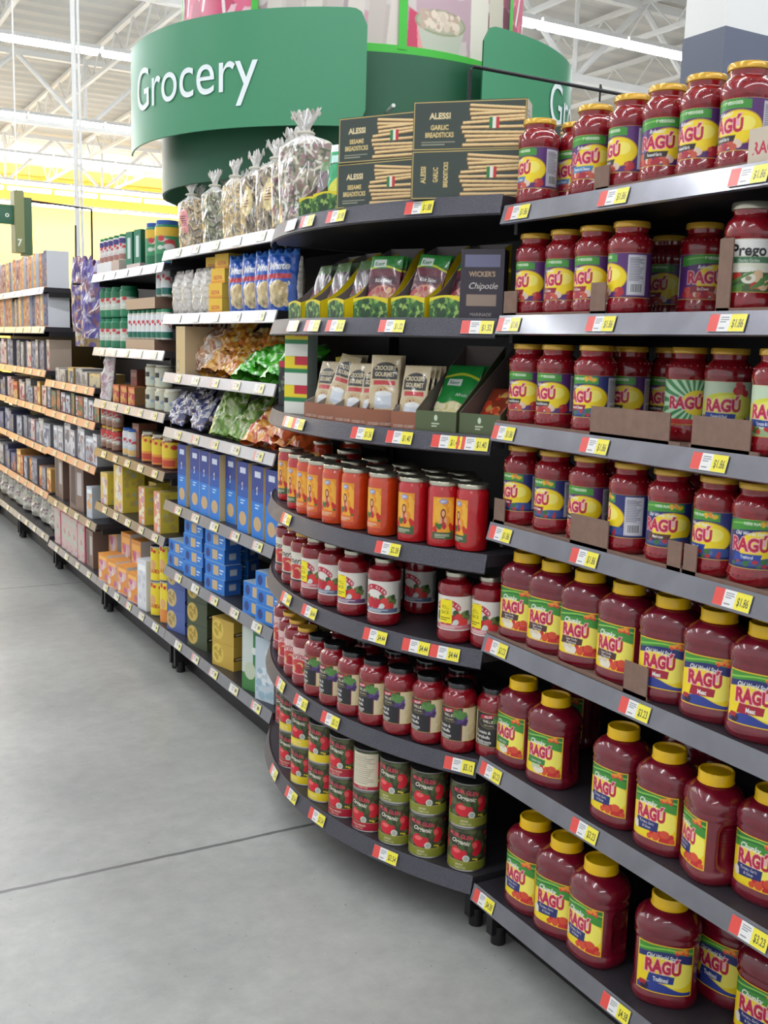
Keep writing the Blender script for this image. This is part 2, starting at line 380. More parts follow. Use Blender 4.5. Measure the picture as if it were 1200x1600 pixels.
def gondola(label, y0, y1, top, X=XF, xb=1.925, base=.14, kick=.1):
    r = newobj('gondola_frame', None, None, (xb, (y0+y1)/2, 0)); tag(r, label, 'shelving'); h = (y1-y0)/2
    newobj('back_panel', MB().box(0, .02, -h+.002, h-.002, .02, top, mat='blackmetal').mesh('back_panel', False), r)
    for s in (-1, 1): newobj('upright', MB().box(0, .03, s*h-.012*(s > 0), s*h+.012*(s < 0), 0, top+.01, mat='blackmetal').mesh('upright', False), r)
    return r
NB = 'the near right bay'
RZ = [1.826, 1.578, 1.329, 1.091, .814, .500, .160]      # deck heights, top to bottom
RTAGS = [[(810, '$1.86'), (960, '$1.86'), (1172, '$1.86')], [(796, '$1.86'), (940, '$1.86'), (1138, '$1.86')], [(788, '$1.86'), (930, '$1.86'), (1110, '$1.86')],
         [(783, '$1.86'), (914, '$1.86'), (1146, '$1.86')], [(777, '$3.23'), (993, '$3.23')], [(768, '$3.23'), (914, '$3.23'), (1172, '$3.23')], [(757, '$4.38'), (963, '$4.38')]]
LV = ['top shelf', 'second shelf from the top', 'third shelf from the top', 'fourth shelf from the top', 'fifth shelf from the top', 'sixth shelf from the top', 'bottom shelf']
LS = ['top shelf', 'second shelf', 'third shelf', 'fourth shelf', 'fifth shelf', 'sixth shelf', 'bottom shelf']
gondola('black steel back and uprights behind the near right sauce bay', .80, 2.035, 1.90)
for i in range(7):
    shelf(NB+' of red sauce', 'grey-railed '+LV[i], .80, 2.035, RZ[i], tags=RTAGS[i], name_extra='')
# bowed display
BR, BC = 1.193, (2.473, 2.68)
def arc(y, d=0): return BC[0]-math.sqrt(max((BR-d)**2-(y-BC[1])**2, 0))
def arcy(px, d, z):                              # point of the bowed row (d inside the front edge) seen in column px
    lo, hi = BC[1]-.60, BC[1]+.60
    for _ in range(40):
        mid = (lo+hi)/2
        if projx((arc(mid, d), mid, z)) > px: lo = mid
        else: hi = mid
    y = (lo+hi)/2; return arc(y, d), y
BZ = [1.853, 1.571, 1.295, 1.006, .766, .483, .171]
BT = [[(525, '$1.98'), (480, '$1.98'), (655, '$1.88'), (455, '$1.98')], [(458, '$1.32'), (488, '$1.32'), (524, '$1.32'), (612, '$1.32'), (748, '$1.32')], [(450, '$1.36'), (466, '$1.36'), (566, '$1.36'), (624, '$1.40'), (698, '$1.40'), (745, '$1.40')],
      [(447, '$2.38'), (606, '$2.38')], [(447, '$4.44'), (483, '$4.44'), (586, '$4.44'), (650, '$4.44'), (695, '$4.44')], [(438, '$5.12'), (470, '$5.12'), (516, '$5.12'), (722, '$5.12')], [(428, '$3.54'), (455, '$3.54'), (495, '$3.54'), (602, '$3.54')]]
BB = 'the bowed display'
gondola('black steel back and uprights behind the bowed display', 2.04, 3.305, 1.88, base=.15, kick=.12)
for i in range(7):
    z = BZ[i]; yc = 2.6725; r = newobj('bowed_shelf', None, None, (XF, yc, z)); tag(r, 'charcoal bowed %s of the rounded middle display' % LV[i], 'shelf')
    ys = np.linspace(2.045, 3.300, 41); xs = np.array([arc(y) for y in ys])-XF; yy = ys-yc
    b = MB()
    top = np.stack([np.stack([xs+.004, yy, 0*yy], -1), np.stack([0*xs+.46, yy, 0*yy], -1)], 0); bot = top.copy(); bot[..., 2] = -.028
    b.grid(top[:, ::-1], mat='deck'); b.grid(bot, mat='deck'); b.grid(np.stack([top[0], bot[0]], 0), mat='deck')
    for q in (0, -1): b.add([top[0, q], top[1, q], bot[1, q], bot[0, q]], [(0, 1, 2, 3)], mat='deck')
    newobj('deck', b.mesh('deck', False), r)
    if i == 6: base_parts(r, z, .60, .12)
    nx = (xs+XF-BC[0])/BR; ny = (ys-BC[1])/BR; cs = [(0, .004), (.014, -.040), (.009, -.044), (-.006, .0), (0, .004)]
    G = np.stack([np.stack([xs+nx*o_, yy+ny*o_, 0*yy+h_], -1) for o_, h_ in cs], 0)
    b = MB(); b.grid(G[::-1], mat='bowrail')
    for q in (0, -1): b.add(G[:4, q], [(0, 1, 2, 3)], mat='bowrail')
    newobj('price_rail', b.mesh('price_rail', True, 30), r)
    for px, pr in BT[i]:
        x, y = arcy(px, -.01, z-.012); a = math.atan2(y-BC[1], x-BC[0])
        o = newobj('price_tag', ptag(pr), r, (x-XF, y-yc, -.018)); o.rotation_euler = (-math.atan2(.014, .044), 0, a+math.pi/2)
# ================================================================== sauce jars
RED, PINK, WH = (190, 28, 66), (240, 178, 190), (238, 236, 232)
YEL, GRN, NAVY, PUR = (246, 216, 30), (66, 146, 52), (38, 44, 110), (88, 42, 112)
def saucelabel(style, w=262, h=90, res=.95, flavour='Roasted Garlic', fc=(46, 34, 34)):
    base = {'purple': PUR, 'blue': NAVY, 'light': (196, 214, 186), 'star': (60, 140, 80)}[style]
    c = Cv(w, h, res, base); x = w/2
    if style in ('purple', 'blue'):
        c.band(lambda X: 66+5*np.sin((X-x+40)/34), lambda X: 84+4*np.sin((X-x+50)/30), GRN, x-56, x+40)
        c.band(lambda X: 76+4*np.sin((X-x+50)/30), lambda X: 79+4*np.sin((X-x+50)/30), (120, 190, 80), x-46, x+26)
        c.text('7 VEGGIES' if style == 'purple' else '100% NATURAL', x+8, 78, 7.5, WH, bold=.015)
        if style == 'blue': c.blobs(8, x+12, 76, x+34, 84, 2, 4, [(230, 140, 40), (226, 180, 40)], 3)
        c.ell(x+18, 40, 44, 29, (214, 170, 30)); c.ell(x+18, 40, 42, 27, YEL); c.ell(x+32, 46, 16, 12, (252, 236, 110))
        c.text('Robusto!' if style == 'purple' else 'Old World Style', x-6, 60, 9.5, WH, bold=.02, shear=.35, sx=.85)
        c.rect(0, 0, w, 9, base)
        if style == 'purple': c.blobs(46, x-46, 5, x+52, 19, 3, 7, [(186, 44, 52), (206, 70, 60), (170, 36, 56), (226, 200, 180), (200, 90, 70)], 4)
        else: c.band(lambda X: 6+0*X, lambda X: 16+6*np.sin((X-x)/26), (60, 84, 150), x-40, x+60); c.blobs(14, x-44, 6, x+50, 15, 2.5, 5, [(180, 44, 52), (60, 110, 60), (90, 110, 170)], 5)
        c.poly([(x-34, 14), (x+14, 17), (x+17, 27), (x-32, 27)], fc); c.text(flavour, x-9, 18.5, 8, WH, bold=.02, sx=.62)
    elif style == 'light':
        c.rect(0, 0, w, 14, (150, 176, 130)); c.ell(x+6, 42, 60, 26, (214, 216, 60)); c.ell(x+14, 44, 46, 20, (232, 230, 96))
        c.blobs(10, x+16, 66, x+40, 84, 5, 9, [(190, 34, 50), (206, 52, 54)], 4); c.blobs(24, x-50, 8, x+50, 20, 3, 6, [(200, 64, 50), (196, 36, 48), (70, 120, 50)], 8)
        c.poly([(x-44, 19), (x+18, 16), (x+20, 28), (x-42, 30)], (40, 70, 150)); c.text(flavour, x-12, 20, 8, WH, bold=.02, sx=.62)
    else:
        for k in range(22):
            a = k/22*2*math.pi
            c.poly([(x+10, 44), (x+10+90*math.cos(a), 44+90*math.sin(a)), (x+10+90*math.cos(a+.14), 44+90*math.sin(a+.14))], (190, 226, 190))
        c.ell(x+16, 44, 30, 24, (240, 214, 50)); c.rect(0, 0, w, 12, (200, 60, 60))
    c.text('RAGÚ', x-6, 33, 31, RED, bold=.045, sx=.82, outline=PINK, ow=.05)
    c.rect(x+62, 6, x+100, 84, (206, 204, 214)); c.lines(x+65, 34, x+97, 80, 14, (120, 118, 132)); c.rect(x+68, 10, x+94, 30, (226, 226, 230))
    for k in range(9): c.rect(x+70+k*2.6, 12, x+71.3+k*2.6, 28, (40, 36, 46))
    c.rect(x-110, 6, x-66, 84, (206, 204, 214)); c.lines(x-106, 12, x-70, 80, 20, (120, 118, 132))
    c.rect(0, 0, w, 1.8, (206, 170, 70)); c.rect(0, h-2.2, w, h, (206, 170, 70)); return c
P24 = [(0, .001), (.036, 0), (.0405, .003), (.0432, .009), (.0436, .018), (.0430, .027), (.0414, .031), (.0410, .034), (.0410, .116), (.0418, .120), (.0434, .125), (.0437, .131), (.0428, .139), (.0398, .147), (.0356, .152), (.0322, .155), (.0308, .158), (.0312, .1605), (.0300, .163)]
def knurl(mb, r, z0, z1, mat, n=48, top=.9, recess=0):
    t = np.arange(n*2)/(n*2)*2*math.pi; k = 1+.012*(np.arange(n*2) % 2)
    rows = [(r*.93, z0), (r, z0+.0015), (r, z1-.002), (r*.97, z1), (r*.90, z1)]
    G = [np.stack([a*(k if i in (1, 2) else 1)*np.sin(t), -a*(k if i in (1, 2) else 1)*np.cos(t), 0*t+z], -1) for i, (a, z) in enumerate(rows)]
    if recess: G += [np.stack([r*.86*np.sin(t), -r*.86*np.cos(t), 0*t+z1-recess], -1)]
    else: G += [np.stack([r*.84*np.sin(t), -r*.84*np.cos(t), 0*t+z1-.0012], -1)]
    G.append(np.stack([0*t, 0*t, 0*t+G[-1][0, 2]], -1))
    mb.grid(np.array(G), mat=mat, wrapu=True); return mb
def beads(mb, r, z, n, rad, mat):              # moulded dots round the shoulder
    for i in range(n):
        a = i/n*2*math.pi; mb.lathe([(rad, -.0005), (rad*.7, rad*.5), (0, rad*.8)], 6, mat, caps=False); V = mb.v[-1]
        P = V.copy(); V[:, 0] = r*math.sin(a)+P[:, 0]*math.cos(a)+P[:, 2]*math.sin(a); V[:, 1] = -r*math.cos(a)+P[:, 0]*math.sin(a)-P[:, 2]*math.cos(a); V[:, 2] = z+P[:, 1]
    return mb
def S24(b):
    for v in b.v: v *= (1.07, 1.07, 1.05)
b = MB(); b.lathe(P24, 48, 'sauce'); beads(b, .0432, .0195, 26, .0022, 'sauce'); beads(b, .0405, .1445, 22, .0026, 'sauce'); S24(b); glass24 = b.mesh('glass_jar')
b = MB(); b.lathe([(.0300, .1625), (.0305, .168)], 40, 'sauce'); knurl(b, .0342, .1665, .1785, 'goldlid'); S24(b); lid24 = b.mesh('lid')
def jar24(style, **k):
    mb = MB(); saucelabel(style, **k).on(mb, cylfn(.04135, .0325, .1195, 2*math.pi*.985)); S24(mb); return Kind('pasta_sauce_jar', 'jar', [('glass_jar', glass24), ('label', mb.mesh('label')), ('lid', lid24)], (.093, .093, .187))
J = {'pg': jar24('purple'), 'pb': jar24('purple', flavour='Sausage & Cheese', fc=(70, 130, 180)), 'pr': jar24('purple', flavour='Six Cheese', fc=(150, 30, 50)), 'pk': jar24('purple', flavour='Parmesan & Romano'),
     'bm': jar24('blue', flavour='Mushroom', fc=(90, 50, 40)), 'bt': jar24('blue', flavour='Traditional', fc=(40, 70, 160)), 'br': jar24('blue', flavour='Tomato & Cheese', fc=(150, 26, 50)),
     'lt': jar24('light', flavour='Tomato & Basil'), 'st': jar24('star')}
DJ = {'pg': 'purple-label', 'pb': 'purple-label', 'pr': 'purple-label', 'pk': 'purple-label', 'bm': 'blue-label', 'bt': 'blue-label', 'br': 'blue-label', 'lt': 'pale-green-label', 'st': 'green-starburst-label'}
# slim jar with a cream label
b = MB(); b.lathe([(r*1.0, z*1.04) for r, z in P24], 48, 'sauce'); S24(b); g = b.mesh('glass_jar')
c = Cv(262, 92, .95, (226, 224, 204)); x = 131; c.rect(0, 0, 262, 34, (70, 90, 50)); c.blobs(60, 0, 2, 262, 32, 4, 9, [(190, 50, 40), (210, 110, 40), (90, 130, 50), (226, 190, 150)], 4)
c.rect(x-40, 62, x+40, 88, WH); c.text('Prego', x, 62, 27, (24, 22, 26), bold=.03, sx=.95); c.rect(x-50, 50, x+46, 60, (70, 120, 84)); c.text('Chunky Garden', x, 51.5, 7, WH, sx=.8); c.text('Combo', x-4, 37, 11, WH, bold=.02); c.ell(x+2, 24, 12, 9, (230, 226, 210)); c.ell(x+2, 24, 5, 4, (150, 140, 110))
c.strokes(10, x-40, 6, x+50, 30, 18, 34, 4, [(206, 60, 40), (80, 130, 60)], 2, (.2, .8)); c.rect(0, 0, 262, 1.5, (206, 170, 70)); mb = MB(); c.on(mb, cylfn(.0413, .034, .124, 2*math.pi*.985))
b = MB(); b.lathe([(.0300, .169), (.0305, .174)], 40, 'sauce'); knurl(b, .0342, .1715, .185, 'silverlid'); S24(b); S24(mb)
J['pre'] = Kind('pasta_sauce_jar', 'jar', [('glass_jar', g), ('label', mb.mesh('label')), ('lid', b.mesh('lid'))], (.093, .093, .194)); DJ['pre'] = 'cream-and-green-label'

# big plastic jar
def sq(t): return (abs(np.cos(t)/.90)**2.6+abs(np.sin(t)/1.06)**2.6)**(-1/2.6)
P45 = [(0, .004), (.048, .002), (.0572, .0), (.0618, .006), (.0636, .014), (.0630, .022), (.0612, .027), (.0606, .031), (.0606, .133), (.0612, .138), (.0634, .142), (.0610, .147), (.0622, .152), (.0640, .158), (.0636, .168), (.0606, .178), (.0546, .187), (.0450, .194), (.0375, .198), (.0345, .1995), (.0340, .206)]
def bigbody():
    pf = np.array(P45); zs = np.concatenate([pf[:8, 1], np.linspace(.035, .130, 30), pf[8:, 1]]); rs = np.concatenate([pf[:8, 0], np.full(30, .0606), pf[8:, 0]])
    n = 72; t = np.arange(n)/n*2*math.pi; rnd = np.clip((zs-.172)/.025, 0, 1)[:, None]
    k = sq(t)[None]*(1-rnd)+rnd; R = rs[:, None]*k; Z = np.repeat(zs[:, None], n, 1)
    for s in (-1, 1):                                       # finger grips at the sides
        a = (t-s*math.pi*.56+math.pi) % (2*math.pi)-math.pi; q = (abs(a)[None]/.42)**4+(abs(Z-.082)/.047)**4
        dent = np.clip(1.25-q, 0, 1)*.0085; R = R-dent+(dent > .006)*.0014*np.sin(Z*2*math.pi/.0068)
    G = np.stack([R*np.sin(t), -R*np.cos(t), Z], -1); mb = MB(); mb.grid(G, mat='sauce2', wrapu=True); return mb.mesh('plastic_jar', True, 60)
body45 = bigbody()
b = MB(); knurl(b, .0368, .200, .2245, 'yellowcap', 40, recess=.005); b.tube([(.0375*math.sin(a), -.0375*math.cos(a), .2012) for a in np.linspace(0, 2*math.pi, 33)], .0012, 6, 'yellowcap'); cap45 = b.mesh('cap')
def jar45(style, flavour='Meat', fc=(170, 30, 56), back=False):
    w, h = 104, 90; c = Cv(w, h, .8, YEL); x = w/2; top = GRN if style == 'chunky' else NAVY
    c.ell(x+22, 40, 30, 26, (252, 238, 100))
    c.band(lambda X: 62+5*np.sin((X-10)/22), lambda X: 100+0*X, top); c.band(lambda X: 74+4*np.sin((X-20)/24), lambda X: 100+0*X, GRN if style != 'chunky' else (40, 120, 50))
    c.band(lambda X: 78+4*np.sin((X-20)/24), lambda X: 81+4*np.sin((X-20)/24), (140, 200, 80)); c.blobs(10, x+16, 78, x+40, 86, 2, 4, [(230, 60, 50), (236, 150, 50)], 2)
    if style == 'chunky': c.text('Chunky', x-10, 64, 14, WH, bold=.025, shear=.35)
    else: c.text('Old World Style', x-4, 64, 11, WH, bold=.02, shear=.3, sx=.8)
    c.text('RAGÚ', x-3, 39, 31, RED, bold=.05, sx=.80, outline=PINK, ow=.05)
    if style == 'chunky':
        c.blobs(16, x-8, 4, x+48, 18, 4, 8, [(206, 40, 44), (220, 80, 50), (190, 30, 50)], 5)
        if flavour == 'mush': c.poly([(x-40, 20), (x+16, 22), (x+18, 35), (x-36, 36)], (80, 46, 42)); c.text('Super Chunky', x-11, 29, 6.5, WH, sx=.8); c.text('Mushroom', x-11, 22.5, 7, WH, sx=.8); c.blobs(7, x-38, 6, x+4, 17, 5, 7, [(236, 226, 206), (220, 206, 186)], 6)
        elif flavour == 'green': c.poly([(x-40, 20), (x+12, 22), (x+14, 34), (x-36, 36)], (60, 130, 60)); c.text('Garden Style', x-12, 25, 7, WH, sx=.8); c.blobs(6, x-30, 6, x+10, 17, 5, 7, [(236, 226, 206), (200, 210, 170)], 6)
        else: c.poly([(x-40, 14), (x+16, 18), (x+18, 36), (x-36, 36)], NAVY); c.text('Tomato, Garlic', x-11, 28, 7, WH, sx=.85); c.text('& Onion', x-11, 20, 7, WH, sx=.85); c.blobs(3, x-42, 12, x-36, 24, 5, 6, [(236, 226, 206)], 6)
    else:
        c.band(lambda X: 0*X, lambda X: 14+6*np.sin((X-8)/18), (50, 66, 150)); c.poly([(x-32, 19), (x+18, 21), (x+20, 35), (x-28, 36)], fc); c.text(flavour, x-6, 22.5, 11, WH, bold=.03, sx=.85 if len(flavour) < 6 else .6)
        c.blobs(6, x-44, 4, x-30, 16, 3, 6, [(30, 30, 60), (180, 40, 50)], 6)
    c.frame(0, 0, w, h, 2.4, (240, 190, 40)); mb = MB(); sp_ = 1.92
    c.on(mb, cylfn(.0612, .030, .136, sp_, sq))
    parts = [('plastic_jar', body45), ('label', mb.mesh('label')), ('cap', cap45)]
    c2_ = Cv(40, 90, 2, (206, 206, 212)).lines(4, 6, 36, 84, 18, (110, 110, 120)); mb = MB(); c2_.on(mb, cylfn(.0612, .030, .136, .9, sq, math.pi)); parts.insert(2, ('nutrition_label', mb.mesh('nutrition_label')))
    return Kind('pasta_sauce_jar', 'jar', parts, (.13, .116, .2245))
J.update({'cm': jar45('chunky', 'mush'), 'cg': jar45('chunky', 'green'), 'ct': jar45('chunky', 'tgo'), 'om': jar45('old'), 'ot': jar45('old', 'Traditional', (40, 60, 140))})
DJ.update({'cm': 'big yellow-capped green-label', 'cg': 'big yellow-capped green-label', 'ct': 'big yellow-capped green-label', 'om': 'big yellow-capped blue-label', 'ot': 'big yellow-capped blue-label'})
rg = random.Random(5)
# (shelf, [(cap column, kind, extra turn towards the camera, set back)])
ROWS = {0: [(851, 'pb', 2, 0), (897, 'pb', 20, .07), (931, 'pb', 30, 0), (989, 'pg', -6, 0), (1044, 'pg', 34, 0), (1105, 'pg', 16, 0), (1171, 'pg', 10, 0)],
        1: [(839, 'pr', 6, 0), (887, 'pr', 14, 0), (934, 'pr', 14, 0), (988, 'pr', -32, 0), (1102, 'pr', 62, .12), (1178, 'pre', 40, 0)],
        2: [(828, 'pk', 20, 0), (873, 'pk', 20, 0), (934, 'br', 14, 0), (993, 'pk', 20, .10), (1043, 'pk', 20, .17), (1084, 'st', 50, .07), (1137, 'lt', 40, .08), (1222, 'lt', 30, 0)],
        3: [(819, 'br', 10, 0), (869, 'br', 8, 0), (924, 'pk', 16, 0), (989, 'br', -42, 0), (1052, 'bm', 28, 0), (1129, 'bt', 4, 0), (1186, 'bt', 34, .0)],
        4: [(826, 'cm', 16, 0), (871, 'cm', 16, 0), (924, 'cm', 20, 0), (985, 'cm', 8, 0), (1054, 'om', 24, 0), (1126, 'om', 24, 0), (1203, 'om', 24, 0)],
        5: [(812, 'cg', 4, 0), (870, 'cg', 16, 0), (976, 'ct', 6, 0), (1048, 'ct', 12, 0), (1121, 'ct', -22, 0), (1212, 'ct', 10, .03)],
        6: [(839, 'ct', 2, 0), (889, 'ct', 18, .0), (936, 'ct', 2, 0), (1048, 'ot', 42, .03), (1148, 'ot', 8, .15), (1215, 'ct', 10, .10)]}
for s, row in ROWS.items():
    for i, (px, k, turn, back) in enumerate(row):
        K = J[k]; big = K.size[2] > .2; sc = None if not big else (1.02, 1.02, 1.02) if s == 6 else (.92, .92, .945); X = XF+(.070 if big else .064)+back; turn -= 0 if big or turn > 25 else 9; z = RZ[s]
        y = yat(px, X, z+K.size[2]); K.put((X, y, z+.0006), math.radians(-90+turn), '%s sauce jar, %s from left, %s of near right bay' % (DJ[k], ORD[i], LS[s]), 'red pasta sauce jars on the near right bay', sc=sc)
# jars in the second row, seen in the gaps
for s, px, k, bk in ((1, 1047, 'pr', .22), (3, 960, 'br', .11), (3, 1100, 'bt', .12), (4, 900, 'cm', .14), (4, 1020, 'om', .14), (4, 1090, 'om', .14), (5, 905, 'cg', .2), (5, 1090, 'ct', .15), (6, 1100, 'ct', .17), (6, 1180, 'ct', .28), (0, 1015, 'pg', .1), (0, 1075, 'pg', .1), (0, 1140, 'pg', .1), (2, 955, 'pk', .2)):
    K = J[k]; X = XF+.085+bk; z = RZ[s]; K.put((X, yat(px, X, z+K.size[2]), z+.0006), math.radians(-80), '%s pasta sauce jar in the second row, %s, right bay' % (DJ[k], LS[s]), 'sauce jars behind the front row of the near right bay, %s' % LS[s])
# cut-down shipping trays: a sheet under the jars and what is left of the walls
def tray(s, pxa, pxb, flaps, label, printed=None, d0=.008, depth=.2):
    z = RZ[s]; ya, yb = yat(pxb, XF+d0, z), yat(pxa, XF+d0, z); yc = (ya+yb)/2; b = MB(); b.box(XF+d0-XF, XF+d0+depth-XF, ya-yc, yb-yc, -.0003, .0004, mat='kraft'); b.box(d0, d0+.003, ya-yc, yb-yc, 0, .008, mat='kraft')
    for f in flaps:
        p0, p1, top, side = f[:4]
        if side == 'f': y1, y0 = yat(p0, XF+d0, z)-yc, yat(p1, XF+d0, z)-yc; b.box(d0, d0+.003, y0, y1, 0, top, mat='kraft')
        else: y = yat(p0, XF+d0, z)-yc; b.add([(d0, y, 0), (d0+.003, y, 0), (d0+p1, y, 0), (d0+p1, y, top), (d0+p1*.5, y, top*1.0), (d0, y, top*.92), (d0, y+.003, 0), (d0+p1, y+.003, 0), (d0+p1, y+.003, top), (d0+p1*.5, y+.003, top), (d0, y+.003, top*.92)], [(0, 2, 3, 4, 5), (6, 10, 9, 8, 7), (5, 4, 9, 10), (4, 3, 8, 9), (0, 5, 10, 6)], mat='kraft')
    if printed:
        c = Cv(80, 56, 1, (206, 190, 170)); c.text('RAGÚ', 40, 16, 26, RED, bold=.03, sx=.9); c.ell(8, 28, 6, 12, (206, 190, 170)); y1 = yat(printed, XF+d0, z)-yc
        c.on(b, lambda u, v: (d0-.0015+0*u, y1-u*.085, v*.06+.001), 'card'); b.box(d0, d0+.003, y1-.085, y1, 0, .061, mat='kraft')
    o = newobj('cardboard_tray', b.mesh('cardboard_tray', False), None, (XF, yc, z+.0005)); tag(o, label, 'tray')
tray(0, 930, 1195, [(927, 950, .05, 'f')], 'low cut-down brown cardboard tray under purple-label jars on the top right shelf', printed=1168)
tray(1, 786, 944, [(786, 806, .058, 'f'), (921, 944, .066, 'f')], 'brown cardboard tray under the left four jars on the second right shelf')
tray(1, 1118, 1210, [(1119, .05, .14, 's'), (1119, 1138, .13, 'f')], 'tall torn brown tray side left of the cream-label jar')
tray(2, 775, 1062, [(921, 1044, .062, 'f')], 'brown cardboard tray with long torn front panel on third right shelf')
tray(2, 1076, 1185, [(1079, 1170, .062, 'f')], 'brown cardboard tray with square front panel on third right shelf, nearer one')
tray(3, 770, 1064, [(890, 948, .066, 'f'), (1041, 1062, .058, 'f'), (771, 787, .06, 'f')], 'brown cardboard tray with two torn flaps on the fourth right shelf')
tray(3, 1066, 1200, [(1066, 1086, .058, 'f')], 'brown cardboard tray under the nearest jars on the fourth right shelf')
tray(4, 760, 1010, [(973, 1009, .068, 'f')], 'brown cardboard tray under four green-label jars on the fifth right shelf')
# ================================================================== the bowed display
def put_arc(K, px, lvl, d, turn=None, label='', group=None, dz=0, h=None):
    z = BZ[lvl]; x, y = arcy(px, d, z+(K.size[2] if h is None else h)); a = math.atan2(y-BC[1], x-BC[0])+math.pi/2 if turn is None else math.radians(-90+turn)
    return K.put((x, y, z+.0006+dz), a, label, group)
BOW = 'of the bowed display'
# strained tomato jars, straight sided
def strained(mat, c3):
    b = MB(); b.lathe([(0, .001), (.036, 0), (.0400, .003), (.0412, .010), (.0412, .140), (.0400, .148), (.0372, .153), (.0372, .156)], 44, mat); g = b.mesh('glass_jar')
    b = MB(); knurl(b, .0388, .1545, .1665, 'silverlid'); l = b.mesh('lid')
    c = Cv(76, 98, .9, (236, 156, 36)); c.blobs(30, 0, 20, 76, 96, 8, 16, [(240, 170, 44), (232, 146, 34), (244, 180, 60)], 1)
    c.ell(38, 60, 9, 11, (120, 50, 24)); c.ell(38, 60, 5.5, 7, (226, 170, 130)); c.poly([(26, 30), (50, 30), (46, 50), (30, 50)], (190, 60, 40)); c.ell(30, 42, 5, 9, (226, 170, 130)); c.ell(46, 42, 5, 9, (226, 170, 130))
    c.ell(38, 88, 15, 6, (150, 150, 190)); c.lines(28, 85, 48, 91, 2, (240, 240, 240)); c.blobs(16, 4, 18, 72, 38, 4, 8, [(204, 40, 36), (60, 110, 44), (190, 30, 60)], 7)
    c.rect(0, 0, 76, 16, c3); c.lines(10, 3, 66, 13, 3, (220, 214, 190)); mb = MB(); c.on(mb, cylfn(.0415, .022, .128, 1.35))
    return Kind('strained_tomato_jar', 'jar', [('glass_jar', g), ('label', mb.mesh('label')), ('lid', l)], (.082, .082, .1665))
SR, SO = strained('sauce3', (66, 96, 58)), strained('sauceo', (230, 110, 40))
for i, (px, k, t) in enumerate(((455, 'r', 12), (471, 'r', 12), (486, 'o', 10), (503, 'o', 10), (527, 'o', 22), (558, 'o', 14), (600, 'o', 14), (648, 'r', 22), (696, 'r', 56), (739, 'r', 0))):
    K = SR if k == 'r' else SO; put_arc(K, px, 3, .058, t, '%s straight-sided tomato jar with silver lid, %s from left, on the bowed display' % ('red' if k == 'r' else 'orange', ORD[i]), 'strained tomato jars on the bowed display')
for row in (1, 2):
    for i, px in enumerate((482, 508, 540, 580, 628, 674, 716)[row-1:]):
        put_arc(SR if i % 3 else SO, px+(6 if row == 2 else 14), 3, .058+.092*row, 15, 'straight-sided tomato jar in the shaded rows behind the front tomato jars', 'strained tomato jars behind the front row')
# cream label jars
def jarmesh(sx, sz, mat='sauce', neck=1.):
    b = MB(); b.lathe([(r*sx*(neck if z > .15 else 1), z*sz) for r, z in P24], 44, mat); return b.mesh('glass_jar')
def lidmesh(r, z0, z1, mat): b = MB(); b.lathe([(r*.93, z0-.004), (r*.93, z0+.002)], 32, 'sauce', caps=False); knurl(b, r, z0, z1, mat, 40); return b.mesh('lid')
GJ, GL = jarmesh(1.06, 1.03, neck=.80), lidmesh(.0275, .1665, .1785, 'silverlid')
def garden(sticker, band):
    c = Cv(270, 88, .95, (228, 222, 214)); x = 135
    for k in range(40):
        a = math.pi*(.18+.64*k/39); c.ell(x-14+34*math.cos(a), 42+30*math.sin(a), 7, 7, (190, 30, 58))
    for ch, a in zip('MUIR GLEN', np.linspace(2.5, .64, 9)): ch != ' ' and c.text(ch, x-14+34*math.cos(a), 39+30*math.sin(a), 9, (244, 240, 236), bold=.02, rot=a-math.pi/2)
    c.blobs(22, x-40, 26, x+44, 46, 5, 9, [(70, 100, 50), (54, 84, 44), (110, 130, 70)], 3); c.blobs(11, x-40, 20, x+42, 40, 8, 11, [(206, 34, 48), (224, 60, 60), (190, 26, 50)], 9); c.ell(x+10, 22, 7, 7, (214, 224, 220))
    c.rect(0, 4, 270, 15, band); c.lines(x-34, 6, x+30, 13, 2, (236, 232, 226)); c.rect(x+56, 4, x+96, 84, (214, 210, 202)); c.lines(x+60, 10, x+92, 80, 14, (120, 114, 110))
    mb = MB(); c.on(mb, cylfn(.0445, .034, .122, 2*math.pi*.985)); parts = [('glass_jar', GJ), ('label', mb.mesh('label')), ('lid', GL)]
    if sticker:
        c = Cv(36, 56, 1, (246, 228, 20)); c.text('ROLL', 18, 34, 12, (60, 50, 10), sx=.7); c.text('BACK', 18, 22, 12, (60, 50, 10), sx=.7); c.lines(4, 6, 32, 16, 2, (90, 80, 20)); mb = MB(); c.on(mb, cylfn(.0452, .052, .112, .82, None, -.42)); parts.append(('price_sticker', mb.mesh('price_sticker'), 'yellow price sticker'))
    return Kind('organic_sauce_jar', 'jar', parts, (.093, .093, .1785))
GA = {0: garden(False, (96, 110, 140)), 1: garden(True, (206, 120, 130)), 2: garden(True, (110, 70, 120))}
for i, (px, k, t, d) in enumerate(((499, 1, 28, .056), (518, 0, 30, .062), (554, 2, 34, .056), (602, 0, 40, .056), (656, 0, 30, .22), (717, 1, 46, .058), (764, 1, 30, .060))):
    put_arc(GA[k], px, 4, d, t, 'white-label sauce jar%s, %s from left on the fifth bowed shelf' % (' with yellow sticker' if k else '', ORD[i]), 'white-label organic sauce jars on the bowed display')
